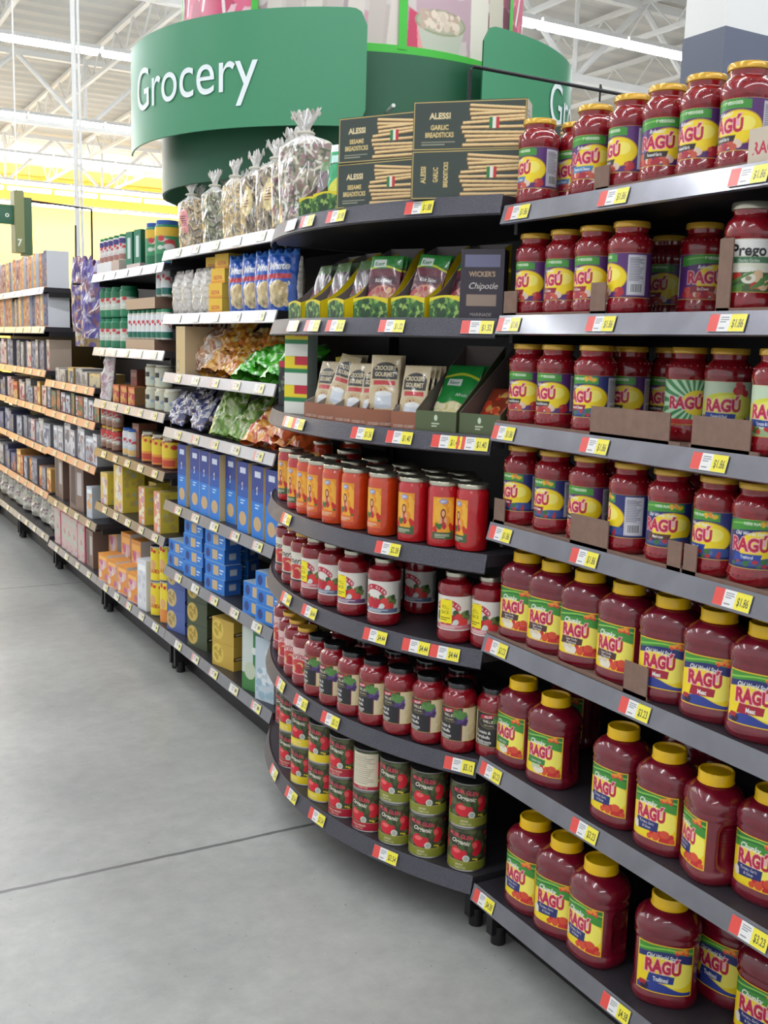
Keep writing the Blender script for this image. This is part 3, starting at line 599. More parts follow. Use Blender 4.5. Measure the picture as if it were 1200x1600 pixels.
def script_label(bg, col2, txt, panel=None):
    c = Cv(270, 88, 1.1, bg); x = 135; c.ell(x, 30, 34, 22, (200, 60, 60)); c.blobs(14, x-34, 12, x+36, 38, 5, 9, [(190, 40, 50), (80, 110, 60), (220, 170, 120)], 4); c.text(txt, x, 54, 26, col2, shear=.4, bold=.02); c.rect(0, 0, 270, 6, col2); c.rect(x+60, 4, x+100, 84, (222, 214, 196)); c.rect(x-104, 4, x-62, 84, (222, 214, 196)); mb = MB(); c.on(mb, cylfn(.0445, .034, .122, 2*math.pi*.985)); return mb.mesh('label')
goldlid = lidmesh(.0300, .1665, .1785, 'goldlid'); blk = lidmesh(.0335, .1655, .1795, 'blacklid'); GJ2 = jarmesh(1.06, 1.03)
EM = Kind('pasta_sauce_jar', 'jar', [('glass_jar', GJ), ('label', script_label((222, 214, 200), (50, 40, 46), 'Emeril\'s')), ('lid', goldlid)], (.093, .093, .1785))
NO = Kind('pasta_sauce_jar', 'jar', [('glass_jar', GJ), ('label', script_label((226, 190, 186), (176, 50, 70), 'Marinara')), ('lid', goldlid)], (.093, .093, .1785))
for i, (px, t) in enumerate(((446, 20), (453, 20), (464, 22), (479, 24))):
    put_arc(EM, px, 4, .056, t, 'gold-lidded jar with white script label, %s from left, fifth bowed shelf' % ORD[i], 'script-label sauce jars')
for i, (px, t) in enumerate(((443, 20), (449, 20), (458, 22), (471, 24), (486, 26))):
    put_arc(NO, px, 5, .056, t, 'gold-lidded jar with pink script label, %s from left, sixth bowed shelf' % ORD[i], 'pink-label sauce jars')
for px in (520, 560, 610): put_arc(GA[0], px, 4, .165, 30, 'white-label sauce jar in the shaded second row, fifth shelf of the bowed display', 'white-label sauce jars in the second row')
c = Cv(270, 88, .95, (222, 206, 168)); x = 135; c.rect(x-52, 0, x+22, 88, (34, 32, 38)); c.rect(x+22, 0, x+24, 88, (150, 40, 60))
c.ell(x-12, 62, 30, 15, (110, 100, 60)); c.ell(x-12, 62, 27, 12.5, (40, 38, 44)); c.poly([(x-38, 70), (x+10, 76), (x+12, 86), (x-36, 80)], (186, 34, 56)); c.text('FRUIT', x-14, 74, 8, WH, bold=.02, rot=.1); c.text('VALLEY', x-12, 62, 10, (236, 226, 190), bold=.02); c.text('ORGANIC', x-12, 53, 6, (214, 200, 160))
c.blobs(26, x+8, 44, x+34, 66, 3, 5, [(84, 60, 120), (104, 80, 140), (70, 46, 100)], 3); c.blobs(10, x-4, 62, x+30, 80, 4, 7, [(90, 140, 70), (70, 116, 56)], 6)
for k, tx in enumerate(('Tomato &', 'Portabella', 'Mushroom')): c.text(tx, x-48, 33-k*12, 11, (232, 228, 220), al='l', bold=.02, sx=.9)
c.lines(x-46, 3, x+10, 9, 1, (200, 196, 190)); c.blobs(8, x+40, 10, x+80, 60, 6, 12, [(206, 186, 146), (214, 198, 160)], 2); c.rect(0, 0, 270, 1.5, (214, 180, 90)); c.rect(0, 86.4, 270, 88, (214, 180, 90)); mb = MB(); c.on(mb, cylfn(.0445, .034, .122, 2*math.pi*.985))
FV = Kind('pasta_sauce_jar', 'jar', [('glass_jar', GJ2), ('label', mb.mesh('label')), ('lid', blk)], (.093, .093, .1795))
for i, (px, t) in enumerate(((503, 20), (529, 24), (558, 24), (591, 26), (624, 28), (666, 34), (717, 36), (771, 52))):
    put_arc(FV, px, 5, .056, t, 'black-lidded jar with black and cream label, %s from left, sixth bowed shelf' % ORD[i], 'black-lidded sauce jars on the bowed display')
for px in (500, 535, 575, 620, 670, 720): put_arc(FV, px, 5, .155, 30, 'black-lidded sauce jar in the shaded second row, sixth shelf of the bowed display', 'black-lidded sauce jars in the second row')
# big cans
def can(band, txt, back=False):
    R = .0495; H = .1185; b = MB(); b.lathe([(0, .003), (.046, .003), (.0475, 0), (.0500, .0005), (.0500, .0025), (.0492, .0035), (.0492, .1150), (.0500, .1160), (.0500, .118), (.0485, .1185), (.0475, .116), (0, .116)], 44, 'tin'); g = b.mesh('can')
    c = Cv(310, 110, .95, (62, 66, 44)); x = 155; c.blobs(90, 0, 24, 310, 108, 5, 12, [(50, 56, 34), (78, 84, 50), (90, 100, 60), (44, 46, 34)], 3)
    for q in (x, x-103, x+103):
        c.ell(q+38, 60, 17, 21, (206, 30, 50)); c.ell(q+34, 68, 7, 8, (232, 90, 90)); c.strokes(7, q+18, 40, q+26, 90, 20, 34, 5, [(70, 92, 44), (52, 70, 38)], 3, (1.2, 2.2)); c.ell(q-10, 44, 24, 18, (214, 26, 48)); c.ell(q-15, 50, 11, 6, (238, 104, 104)); c.blobs(6, q-14, 56, q+6, 66, 3, 6, [(70, 96, 46)], 5); c.ell(q+12, 32, 9, 9, (222, 222, 214)); c.ell(q+12, 32, 6.5, 6.5, (176, 184, 170)); c.blobs(4, q+30, 28, q+42, 36, 2, 4, [(236, 210, 40)], 4)
        c.text('MUIR GLEN', q-6, 86, 15, (234, 70, 92), bold=.015, rot=-.12, sx=.9); c.text('Organic', q-4, 70, 16, (236, 232, 214), bold=.02, shear=.3, rot=-.12)
    c.rect(0, 0, 310, 24, band); c.text(txt, x-6, 12, 7, (236, 226, 200), bold=.01); c.text('TOMATOES', x-4, 4, 6, (236, 226, 200)); c.rect(0, 23, 310, 24, (210, 190, 110))
    if back: c.rect(x-40, 10, x+40, 104, (226, 216, 190)); c.lines(x-34, 16, x+34, 98, 14, (180, 170, 150))
    mb = MB(); c.on(mb, cylfn(.0497, .0045, .1140, 2*math.pi*.99)); return Kind('tomato_can', 'can', [('can', g), ('label', mb.mesh('label'))], (.1, .1, .1185))
CN = {'r': can((178, 26, 52), 'WHOLE PEELED'), 'y': can((236, 210, 30), 'CRUSHED'), 'o': can((136, 140, 46), 'DICED'), 'b': can((178, 26, 52), 'WHOLE PEELED', True)}
DC = {'r': 'red-banded', 'y': 'yellow-banded', 'o': 'olive-banded', 'b': 'cream-backed'}
for i, (px, lo, hi, t) in enumerate(((440, 'r', 'r', 26), (461, 'r', 'y', 26), (480, 'y', 'y', 24), (508, 'y', 'y', 22), (541, 'r', 'r', 26), (579, 'r', 'b', 30), (621, 'o', 'o', 34), (669, 'o', 'o', 46), (731, 'o', 'o', 44))):
    for j, k in enumerate((lo, hi)):
        t2 = t+(8 if j else -4)*((i % 3)-1); K = CN[k]
        z = BZ[6]; x, y = arcy(px, .060, z+.12); K.put((x, y, z+.0006+j*.1192), math.radians(-90+t2), '%s tomato can, %s of %s stack from left on the lowest bowed shelf' % (DC[k], ('bottom', 'top')[j], ORD[i]), 'tomato cans stacked two high')
for px in (480, 520, 566, 620, 680):
    for j in (0, 1): put_arc(CN['o'], px, 6, .166, 40, 'tomato can in the shaded second row of the lowest bowed shelf', 'tomato cans in the second row', dz=j*.1192)
# ---- packets standing in open display trays
def packet(w, h, cv, name, cat='packet'):
    n = 14; mb = MB()
    def f(sgn):
        def fn(U, V):
            th = sgn*.006*np.clip(np.sin(math.pi*V), 0, 1)**.5*np.clip(np.sin(math.pi*U), 0, 1)**.4
            return ((U-.5)*w*sgn*-1 if sgn > 0 else (U-.5)*w, th+.0015*np.sin(U*9+V*14)*np.sin(math.pi*V), V*h+0*U)
        return fn
    cv.on(mb, f(-1), 'film'); Cv(w*1000, h*1000, 8, cv.a[2, 2]).on(mb, f(1), 'film'); return Kind(name, cat, mb.mesh(name), (w, .012, h))
def pk_fix(kind):
    if kind == 'knorr':
        c = Cv(120, 165, 1.2, (110, 44, 60)); c.rect(0, 130, 120, 165, (50, 140, 60)); c.band(lambda X: 126+8*np.sin(X/30), lambda X: 131+8*np.sin(X/30), (206, 220, 60)); c.rect(12, 134, 60, 154, (226, 232, 226)); c.text('Knorr', 36, 138, 15, (30, 120, 60), bold=.03)
        c.rect(6, 88, 112, 108, (70, 26, 44), .8); c.text('Rice Sides', 60, 92, 15, WH, bold=.01); c.ell(60, 50, 54, 34, (196, 130, 110)); c.blobs(44, 12, 22, 108, 78, 5, 9, [(200, 90, 96), (214, 150, 110), (176, 60, 76), (224, 180, 130)], 2)
    elif kind == 'green':
        c = Cv(120, 170, 1.2, (34, 140, 62)); c.band(lambda X: 130+10*np.sin(X/36), lambda X: 137+10*np.sin(X/36), (200, 214, 60)); c.rect(20, 112, 66, 130, (226, 232, 226)); c.text('Knorr', 43, 116, 13, (30, 120, 60), bold=.03); c.text('Alfredo', 80, 84, 12, WH); c.ell(60, 30, 56, 40, (226, 210, 150)); c.blobs(40, 8, 2, 112, 62, 5, 10, [(232, 220, 170), (214, 196, 130), (238, 230, 190)], 2)
    elif kind == 'cyan': c = Cv(110, 170, 1.2, (40, 170, 110)); c.rect(0, 150, 110, 170, (236, 240, 240)); c.ell(55, 40, 50, 40, (226, 226, 80)); c.band(lambda X: 112+6*np.sin(X/30), lambda X: 117+6*np.sin(X/30), (20, 70, 50)); c.rect(10, 120, 60, 140, (200, 236, 230))
    elif kind == 'red': c = Cv(120, 150, 1.2, (150, 60, 40)); c.blobs(50, 4, 4, 116, 130, 6, 12, [(214, 70, 40), (230, 120, 60), (190, 44, 36), (226, 170, 90)], 2); c.text('Lasagna', 60, 116, 16, (240, 210, 120), bold=.02)
    elif kind == 'silver': c = Cv(110, 165, 1.2, (128, 116, 120)); c.strokes(26, 0, 0, 110, 165, 30, 80, 5, [(206, 200, 200), (100, 80, 90), (80, 50, 62)], 2, (1, 2)); c.rect(0, 136, 110, 165, (96, 130, 80)); c.blobs(20, 10, 20, 100, 80, 6, 11, [(196, 150, 130), (170, 90, 96), (206, 180, 150)], 3)
    else:
        c = Cv(100, 165, 1.2, (206, 186, 148)); c.rect(8, 96, 92, 120, (34, 30, 28)); c.ell(50, 120, 42, 24, (34, 30, 28))
        for k_, (tx, yy) in enumerate((('CROCKERY', 122), ('GOURMET', 104))): c.text(tx, 50, yy, 17, (224, 206, 168), bold=.03, sx=.82)
        c.rect(14, 80, 86, 92, (196, 40, 46)); c.ell(50, 62, 30, 14, (200, 170, 120)); c.blobs(10, 28, 56, 72, 70, 4, 7, [(150, 80, 60), (214, 180, 130)], 4); c.rect(22, 20, 78, 56, (214, 218, 226)); c.ell(50, 20, 28, 6, (190, 196, 206)); c.ell(50, 56, 28, 7, (236, 236, 236)); c.text('Seasoning', 50, 4, 9, (60, 40, 30))
    return c
PK = {k: packet(w, h, pk_fix(k), 'seasoning_packet') for k, w, h in (('knorr', .094, .165), ('green', .102, .19), ('cyan', .09, .17), ('red', .10, .14), ('silver', .074, .165), ('crock', .080, .155))}
def displaytray(w, d, hf, hb, ocol, icol, frontcv=None, wave=.0, name='display_tray'):
    b = MB(); W = w/2; t = .002; n = 13; ys = np.linspace(0, d, n); s = np.linspace(0, 1, n); top = hf+(hb-hf)*(s**1.0)+wave*np.sin(s*math.pi*2)*-1
    b.box(-W, W, 0, d, 0, .002, ocol); b.box(-W, W, d-t, d, 0, hb, icol)
    for sx in (-1, 1):
        xo, xi = sx*W, sx*(W-t)
        for xx, cc, fl in ((xo, ocol, sx < 0), (xi, icol, sx > 0)):
            G = np.stack([np.stack([0*ys+xx, ys, 0*ys], -1), np.stack([0*ys+xx, ys, top], -1)], 0); b.grid(G[:, ::-1] if fl else G, cc)
        G = np.stack([np.stack([0*ys+xo, ys, top], -1), np.stack([0*ys+xi, ys, top], -1)], 0); b.grid(G, icol)
    if frontcv is None: b.box(-W, W, 0, t, 0, hf, ocol)
    else:
        frontcv.on(b, lambda u, v: ((u-.5)*w, 0*u, v*(hf+wave*np.sin(u*math.pi)*.5))); b.box(-W, W, .0004, t, 0, hf*.9, icol)
    return Kind(name, 'tray', b.mesh(name, False), (w, d, hb))
c = Cv(100, 50, 1.1, (60, 110, 50)); c.blobs(60, 0, 0, 100, 44, 4, 8, [(50, 96, 44), (120, 160, 70), (36, 70, 40), (150, 180, 90)], 3); c.band(lambda X: 40+5*np.sin(X/26), lambda X: 50+0*X, (226, 208, 40))
TY = displaytray(.080, .20, .050, .195, (232, 210, 24), (120, 112, 110), c, .012)
TW = displaytray(.102, .20, .052, .195, (232, 210, 24), (120, 112, 110), c, .012)
c = Cv(90, 44, 1.2, (150, 92, 66)); c.text('CROCKERY GOURMET', 45, 5, 9, (226, 206, 190), sx=.8)
TB = displaytray(.076, .17, .045, .12, (140, 86, 62), (160, 150, 142), c)
c = Cv(120, 50, 1.2, (84, 96, 62)); c.ell(60, 34, 5, 7, (200, 214, 190)); c.lines(48, 12, 72, 24, 2, (200, 210, 180)); TG = displaytray(.118, .24, .052, .215, (84, 92, 60), (112, 100, 94), c)
def filled(T, P, px, lvl, turn, n, desc, d=.02, tilt=.34, py0=.05, pz=.004, gap=.024, lean=0):
    z = BZ[lvl]; x, y = arcy(px, d, z); a = math.radians(-90+turn); T.put((x, y, z+.0006), a, desc[0], 'open cardboard display trays of packets')
    for i in range(n):
        q = py0+i*gap; ox, oy = -math.sin(a)*q, math.cos(a)*q; rr = lean*(i == 0)
        P.put((x+ox, y+oy, z+.0035+pz), 0, desc[1]+(', frontmost' if i == 0 else ', behind the frontmost'), 'packets in '+desc[2], rot=(-tilt, rr, a))
filled(TY, PK['silver'], 460, 1, 2, 2, ('yellow tray of silver packets, leftmost on the second bowed shelf', 'silver packet in the leftmost yellow tray', 'the leftmost yellow tray'))
filled(TY, PK['silver'], 488, 1, 4, 3, ('yellow tray of glossy packets, second from left on the second bowed shelf', 'glossy packet in the second yellow tray from left', 'the second yellow tray'))
filled(TY, PK['silver'], 524, 1, 6, 3, ('yellow tray of glossy packets, third from left on the second bowed shelf', 'glossy packet in the third yellow tray from left', 'the third yellow tray'))
filled(TW, PK['knorr'], 578, 1, 32, 3, ('wide yellow tray with green vegetable front, fourth from left', 'maroon rice packet in the fourth yellow tray from left', 'the fourth yellow tray'), tilt=.25)
filled(TW, PK['knorr'], 636, 1, 24, 4, ('wide yellow tray with green vegetable front, fifth from left', 'maroon rice packet in the fifth yellow tray from left', 'the fifth yellow tray'), tilt=.3, lean=.1)
filled(TW, PK['knorr'], 696, 1, 20, 3, ('wide yellow tray beside the black packet carton, second bowed shelf', 'maroon rice packet in the yellow tray beside the black carton', 'the sixth yellow tray'), tilt=.45)
c = Cv(100, 150, 1.1, (52, 46, 56)); c.rect(10, 112, 90, 138, (110, 110, 140)); c.text("WICKER'S", 50, 92, 15, (190, 160, 130), bold=.02, sx=.9); c.text('Chipotle', 54, 66, 19, (214, 206, 200), shear=.3); c.rect(16, 30, 84, 54, (150, 130, 116)); c.text('MARINADE', 50, 8, 10, (170, 160, 156))
K = boxkind('marinade_carton', 'carton', .105, .06, .165, c, (58, 52, 62), (70, 64, 74)); x, y = arcy(757, .055, BZ[1]+.1); K.put((x, y, BZ[1]+.0006), math.radians(-90+44), 'black marinade carton at the right end of the second bowed shelf')
for px, t, P_, n in ((487, 10, 'crock', 2), (508, 16, 'crock', 3), (536, 16, 'crock', 2), (563, 20, 'crock', 2), (592, 46, 'crock', 3), (630, 26, 'crock', 4)):
    w_ = {487: 'leftmost', 508: 'second from left', 536: 'third from left', 563: 'fourth from left', 592: 'fifth from left', 630: 'rightmost'}[px]
    filled(TB, PK[P_], px, 2, t, n, ('brown tray of seasoning packets, %s of the brown trays' % w_, 'cream seasoning packet in the %s brown tray' % w_, 'the %s brown tray' % w_), tilt=.22 if px != 508 else .3, lean=.16 if px == 508 else 0, py0=.03, pz=.03 if px in (508, 592) else .006)
filled(TG, PK['green'], 680, 2, 26, 2, ('olive-green tray holding green pasta packets on the third bowed shelf', 'green pasta packet in the olive-green tray', 'the left olive tray'), tilt=.6, py0=.04)
filled(TG, PK['red'], 748, 2, 22, 2, ('olive-green tray of red lasagna packets at the right end', 'red lasagna packet in the right olive-green tray', 'the right olive tray'), tilt=.75, py0=.04)
# small cartons and canisters at the left end of the third shelf
c = Cv(60, 80, 1.5, (236, 214, 40)); c.rect(0, 0, 60, 34, (230, 230, 220)); c.rect(0, 34, 60, 46, (40, 130, 80)); c.rect(26, 56, 60, 80, (200, 36, 60)); YB = boxkind('soup_carton', 'carton', .085, .05, .085, c, (180, 200, 190), (236, 214, 40))
c = Cv(60, 150, 1.5, (44, 44, 48)); c.blobs(30, 0, 20, 60, 140, 5, 9, [(70, 78, 66), (40, 44, 44), (110, 120, 100)], 3); c.rect(0, 128, 40, 150, (200, 50, 80)); DB = boxkind('dark_carton', 'carton', .06, .06, .15, c, (50, 50, 54), (80, 80, 80))
x, y = arcy(447, .05, BZ[2]+.1); DB.put((x, y, BZ[2]+.0006), math.radians(-64), 'dark carton with pink corner at the left end of the third bowed shelf'); DB.put((x+.07, y-.02, BZ[2]+.0006), math.radians(-64), 'dark carton standing behind the leftmost dark carton, third bowed shelf')
x, y = arcy(470, .055, BZ[2]+.1)
for k in (0, 1, 2): YB.put((x, y, BZ[2]+.0006+k*.0856), math.radians(-62), 'yellow soup carton, %s of the stack of three on the third bowed shelf' % ('lowest', 'middle', 'topmost')[k], 'yellow soup cartons')
for px in (495, 520, 548): x, y = arcy(px, .24, BZ[2]+.1); YB.put((x, y, BZ[2]+.0006), math.radians(-62), 'yellow soup carton lying in shadow behind the brown trays', 'yellow soup cartons at the back', sc=(1, 1, 2))
# ---- breadstick boxes on the top bowed shelf
def stickbox(w, h, name2, vert=False):
    W, H = w*1000, h*1000; c = Cv(W, H, 1.1, (58, 68, 62)); rgx = random.Random(4)
    for k in (0, 2, 4, 6, 8, 1, 3, 5, 7, 9):
        yy = H*(.10+.088*k); x0 = W*(.42+.10*rgx.random()); a = (rgx.random()-.5)*16+(4.5-k)*1.2
        c.poly([(x0, yy-4.4), (W-5, yy-4.4+a), (W-5, yy+3.6+a), (x0, yy+3.6)], (120, 84, 44)); c.poly([(x0+1, yy-2.2), (W-5, yy-2.2+a), (W-5, yy+3.6+a), (x0+1, yy+3.6)], (222, 184, 124)); c.poly([(x0+2, yy+.4), (W-5, yy+.4+a), (W-5, yy+2.6+a), (x0+2, yy+2.6)], (240, 214, 164))
    q = W*.72; c.rect(q-12, H*.42, q-4, H*.64, (50, 130, 70)); c.rect(q-4, H*.42, q+4, H*.64, (236, 232, 222)); c.rect(q+4, H*.42, q+12, H*.64, (200, 50, 50))
    if vert: c.text('ALESSI', W*.13, H*.5, 17, (222, 196, 130), bold=.03, rot=math.pi/2, sx=.8); c.text(name2, W*.24, H*.5, 16, (222, 196, 130), bold=.03, rot=math.pi/2, sx=.62); c.text('BREADSTICKS', W*.33, H*.5, 15, (222, 196, 130), bold=.03, rot=math.pi/2, sx=.62)
    else: c.text('ALESSI', W*.24, H*.64, 18, (226, 206, 160), bold=.04); c.text(name2, W*.24, H*.42, 15, (222, 196, 130), bold=.03, sx=.85); c.text('BREADSTICKS', W*.24, H*.27, 15, (222, 196, 130), bold=.03, sx=.75); c.lines(W*.08, H*.1, W*.4, H*.2, 2, (150, 150, 130))
    c.frame(2, 2, W-2, H-2, 1.6, (214, 186, 110)); s = Cv(70, H, 1.5, (214, 204, 190)); s.lines(8, 10, 60, H-20, 9, (150, 140, 130)); s.frame(1, 1, 69, H-1, 2, (190, 160, 90)); s.rect(0, 0, 70, 4, (58, 68, 62))
    t = Cv(W, 70, 3, (66, 78, 70)); t.frame(2, 2, W-2, 68, 1.6, (214, 186, 110)); return boxkind('breadstick_box', 'box', w, .07, h, c, s, t)
SG, SV, SS = stickbox(.272, .112, 'GARLIC'), stickbox(.272, .112, 'GARLIC', True), stickbox(.232, .112, 'SESAME')
z = BZ[0]
x, y = arcy(733, .055, z); SV.put((x, y, z+.0006), math.radians(-90+42), 'dark green garlic breadstick box with sideways lettering, bottom right of the stacks'); SG.put((x+.003, y+.004, z+.1132), math.radians(-90+44), 'dark green garlic breadstick box on top of the right stack')
x, y = arcy(595, .060, z); SS.put((x, y, z+.0006), math.radians(-90+27), 'dark green sesame breadstick box at the bottom of the left stack'); SS.put((x+.002, y-.004, z+.1132), math.radians(-90+29), 'dark green sesame breadstick box on top of the left stack')
SG.put((1.80, yat(880, 1.8, z+.1), z+.0006), math.radians(-90+30), 'dark breadstick box in the shadow at the right, below another'); SG.put((1.80, yat(880, 1.8, z+.1), z+.1132), math.radians(-90+30), 'dark breadstick box whose corner shows behind the leftmost top-shelf jars')
filled(TW, PK['cyan'], 512, 0, 26, 3, ('yellow tray with green and white packets on the top bowed shelf', 'green packet with white top in the top yellow tray', 'the top yellow tray'), tilt=.12, pz=.02)
filled(TY, PK['silver'], 484, 0, 26, 2, ('yellow tray beside the pasta bags on the top bowed shelf', 'silver packet in the tray beside the pasta bags', 'the tray beside the pasta bags'), tilt=.3)
# ================================================================== the long bays beyond the bowed display
AY, BY, CY, DY, EY, FY = (3.312, 4.5275), (4.5275, 5.734), (5.734, 6.95), (6.95, 8.17), (8.17, 9.39), (9.39, 10.6)
AZ = [1.882, 1.613, 1.363, 1.124, .798, .499, .195]
BZ2 = [1.836, 1.455, 1.181, .918, .621, .195]
CZ = [1.237, 1.050, .806, .489, .195]
DZ = [1.815, 1.568, 1.291, 1.055, .795, .500, .215]
N_A, N_B, N_C, N_D, N_E = 'the pasta bay left of the bowed display', 'the shaker bay left of the pasta bay', 'the low bay under the hanging bags', 'the far bay of tall boxes', 'the farthest bays at the left edge'
M['raily'] = principled('salmon_price_strip', (226, 168, 140), .35, coat=.4)
def lv(i, n): return LV[6] if i == n-1 else LV[i]
def bayshelves(nm, yy, zs, white, tagn, mats=None):
    for i, z in enumerate(zs):
        w = (yy[1]-yy[0])/(tagn+.5); tg = [(-(yy[0]+w*(k+.6)), (k+i*2) % 6) for k in range(tagn)]
        shelf(nm, ('pale-railed ' if i < white else 'grey-railed ')+lv(i, len(zs)), yy[0], yy[1], z, tags=tg, rail=(mats or {}).get(i, 'railw' if i < white else 'rail'), depth=.44)
bayshelves(N_A, AY, AZ, 4, 5); bayshelves(N_B, BY, BZ2, 3, 5); bayshelves(N_C, CY, CZ, 0, 4, {0: 'raily', 1: 'raily', 2: 'raily'})
bayshelves(N_D, DY, DZ, 2, 4, {k: 'raily' for k in (2, 3, 4, 5)}); bayshelves('the bay beyond the tall boxes', EY, DZ, 2, 3, {k: 'raily' for k in (2, 3, 4, 5)}); bayshelves('the last bay at the left edge', FY, DZ, 2, 3)
for nm, yy, top in (('black steel frame behind the pasta bay', AY, 1.93), ('black steel frame behind the shaker bay', BY, 1.90), ('black steel frame behind the low bay', CY, 1.86), ('black steel frame behind the tall boxes', DY, 1.86), ('black steel frame beyond the tall boxes', EY, 1.86), ('black steel frame of the last bay at left', FY, 1.86)):
    gondola(nm, yy[0], yy[1], top, base=.17, xb=1.905)
def putx(K, px, z, back=.012, turn=0, label='', group=None, dz=0, rot=None, sc=None, h=None):
    d = K.size[1]*(sc[1] if sc else 1); hh = K.size[2]*(sc[2] if sc else 1)
    X = XF+back+d/2; y = yat(px, XF+back, z+dz+(hh/2 if h is None else h))
    return K.put((X, y, z+.0006+dz), math.radians(-90+turn), label, group, rot=rot, sc=sc)
def bag(name, w, h, d, cv, mat='film', neck=False, seed=0, cat='bag', crumple=.006):
    rgb = np.random.RandomState(seed); ph = rgb.rand(6)*6.28; mb = MB()
    def f(sgn):
        def fn(U, V):
            wf = 1-.10*np.cos(V*6)*.3; df = np.clip(np.sin(math.pi*np.clip(V*.93+.07, 0, 1)), 0, 1)**.45
            if neck:
                k = np.clip((V-.70)/.12, 0, 1); k2 = np.clip((V-.86)/.14, 0, 1); wf = wf*(1-.80*k*k*(3-2*k))+.42*k2; df = np.clip(np.sin(math.pi*np.clip(V*.62+.13, 0, 1)), 0, 1)**.5*(1-.86*k)+.05*k2
            else: wf = wf*(1-.05*np.sin(math.pi*V))
            dep = d/2*df*np.clip(np.sin(math.pi*U), 0, 1)**.5
            cr = crumple*(np.sin(U*7+V*5+ph[0])*np.sin(V*9-U*3+ph[1])+.5*np.sin(U*15+ph[2]-V*8)*np.sin(V*19+ph[3]+U*7)+.25*np.sin(U*33+V*12+ph[4])*np.sin(V*37-U*9+ph[5]))*np.clip(np.sin(math.pi*U), 0, 1)
            x = (U-.5)*w*wf; zz = V*h+(crumple*1.5*np.sin(U*22+ph[4])*(V > .97))
            return (x if sgn < 0 else -x, sgn*(dep+cr), zz)
        return fn
    if cv.nx < 28: cv2 = Cv(cv.w, cv.h, cv.w/28, (0, 0, 0)); ix = (np.arange(cv2.W)*cv.W//cv2.W); iy = (np.arange(cv2.H)*cv.H//cv2.H); cv2.a = cv.a[iy][:, ix]; cv = cv2
    cv.on(mb, f(-1), mat); cv.on(mb, f(1), mat)
    if neck: mb.lathe([(w*.13, h*.80), (w*.15, h*.815), (w*.13, h*.83)], 12, 'plain', (200, 196, 180), caps=False)
    return Kind(name, cat, mb.mesh(name, True, 180), (w, d, h))
# --- pasta bags, top shelf
def cello(seed, cols, lab, lx=.5, ly=.42):
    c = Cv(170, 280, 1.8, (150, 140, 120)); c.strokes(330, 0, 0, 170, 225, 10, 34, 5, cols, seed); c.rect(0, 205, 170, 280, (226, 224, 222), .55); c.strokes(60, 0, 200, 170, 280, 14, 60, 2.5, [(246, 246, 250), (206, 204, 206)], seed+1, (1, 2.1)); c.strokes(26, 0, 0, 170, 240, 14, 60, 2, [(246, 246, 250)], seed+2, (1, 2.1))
    if lab: c.ell(170*lx, 280*ly, 28, 50, lab); c.ell(170*lx, 280*ly, 25, 46, tuple(min(255, v+14) for v in lab)); c.lines(170*lx-16, 280*ly-20, 170*lx+16, 280*ly+24, 5, (120, 60, 60))
    return bag('pasta_bag', .175, .285, .075, c, 'cellophane', True, seed, crumple=.007)
CE = [cello(1, [(206, 178, 132), (180, 150, 110), (226, 206, 166), (90, 70, 56)], (232, 150, 150)), cello(2, [(150, 160, 110), (96, 104, 80), (206, 206, 180), (54, 58, 50)], None), cello(3, [(222, 190, 130), (206, 170, 110), (236, 214, 166)], None),
      cello(4, [(176, 150, 120), (120, 110, 90), (206, 190, 160), (70, 60, 54)], (222, 200, 140)), cello(5, [(150, 66, 90), (206, 190, 150), (110, 120, 70), (226, 214, 190), (60, 44, 50)], None), cello(6, [(216, 206, 190), (160, 120, 130), (90, 100, 80), (232, 226, 214)], None)]
for i, (px, k, t, s) in enumerate(((286, 0, 14, .98), (322, 1, 10, 1.0), (353, 2, 4, 1.04), (384, 3, 10, 1.06), (416, 3, 22, 1.1))):
    putx(CE[k], px, AZ[0], .035, t, 'tied clear bag of %s pasta, %s from left, top pasta-bay shelf' % (('curly tan', 'dark green and cream', 'pale gold', 'brown twisted', 'mixed brown')[i], ORD[i]), 'tied clear pasta bags', sc=(s, s, s))
for i, (px, k, t, s) in enumerate(((449, 4, 26, 1.2), (476, 5, 24, 1.1))):
    x, y = arcy(px, .06, BZ[0]+.1); CE[k].put((x, y, BZ[0]+.0006), math.radians(-90+t), 'tall tied clear bag of %s pasta at left end of top bowed shelf' % ('tricolour', 'pale mixed')[i], 'tied clear pasta bags', sc=(s, s, s))
for px in (300, 340, 372, 404): putx(CE[(px//30) % 3], px, AZ[0], .13, 6, 'tied clear pasta bag in the second row of the top pasta-bay shelf', 'tied pasta bags in the second row')
# --- second shelf: rice rolls, yellow boxes, blue bags
c = Cv(80, 170, 2, (214, 206, 196)); c.blobs(120, 0, 0, 80, 170, 4, 9, [(226, 220, 212), (196, 186, 176), (236, 232, 228)], 3); c.rect(20, 50, 60, 100, (232, 222, 206)); RICE = bag('rice_bag', .10, .18, .07, c, 'cellophane', False, 7)
for i, px in enumerate((270, 284, 301, 314)): putx(RICE, px, AZ[1], .03, 0, 'clear bag of white rice cakes, %s from left, second shelf of pasta bay' % ORD[i], 'clear bags of rice cakes')
c = Cv(90, 55, 2, (236, 190, 50)); c.text('GOYA', 45, 14, 20, (200, 50, 40), bold=.03); c.rect(0, 0, 90, 10, (226, 150, 40)); YBX = boxkind('yellow_box', 'box', .10, .10, .056, c, (232, 196, 80), (240, 206, 90))
for i, (px, k, b_) in enumerate(((335, 0, 0), (335, 1, 0), (339, 2, .01), (330, 3, .06), (345, 3, .03))): putx(YBX, px, AZ[1], .01+b_, 10, 'small yellow box, %s of the yellow stack between rice bags and blue bags' % ('lowest', 'second', 'third', 'top left', 'top right')[i], 'small yellow boxes', dz=k*.057, h=.1)
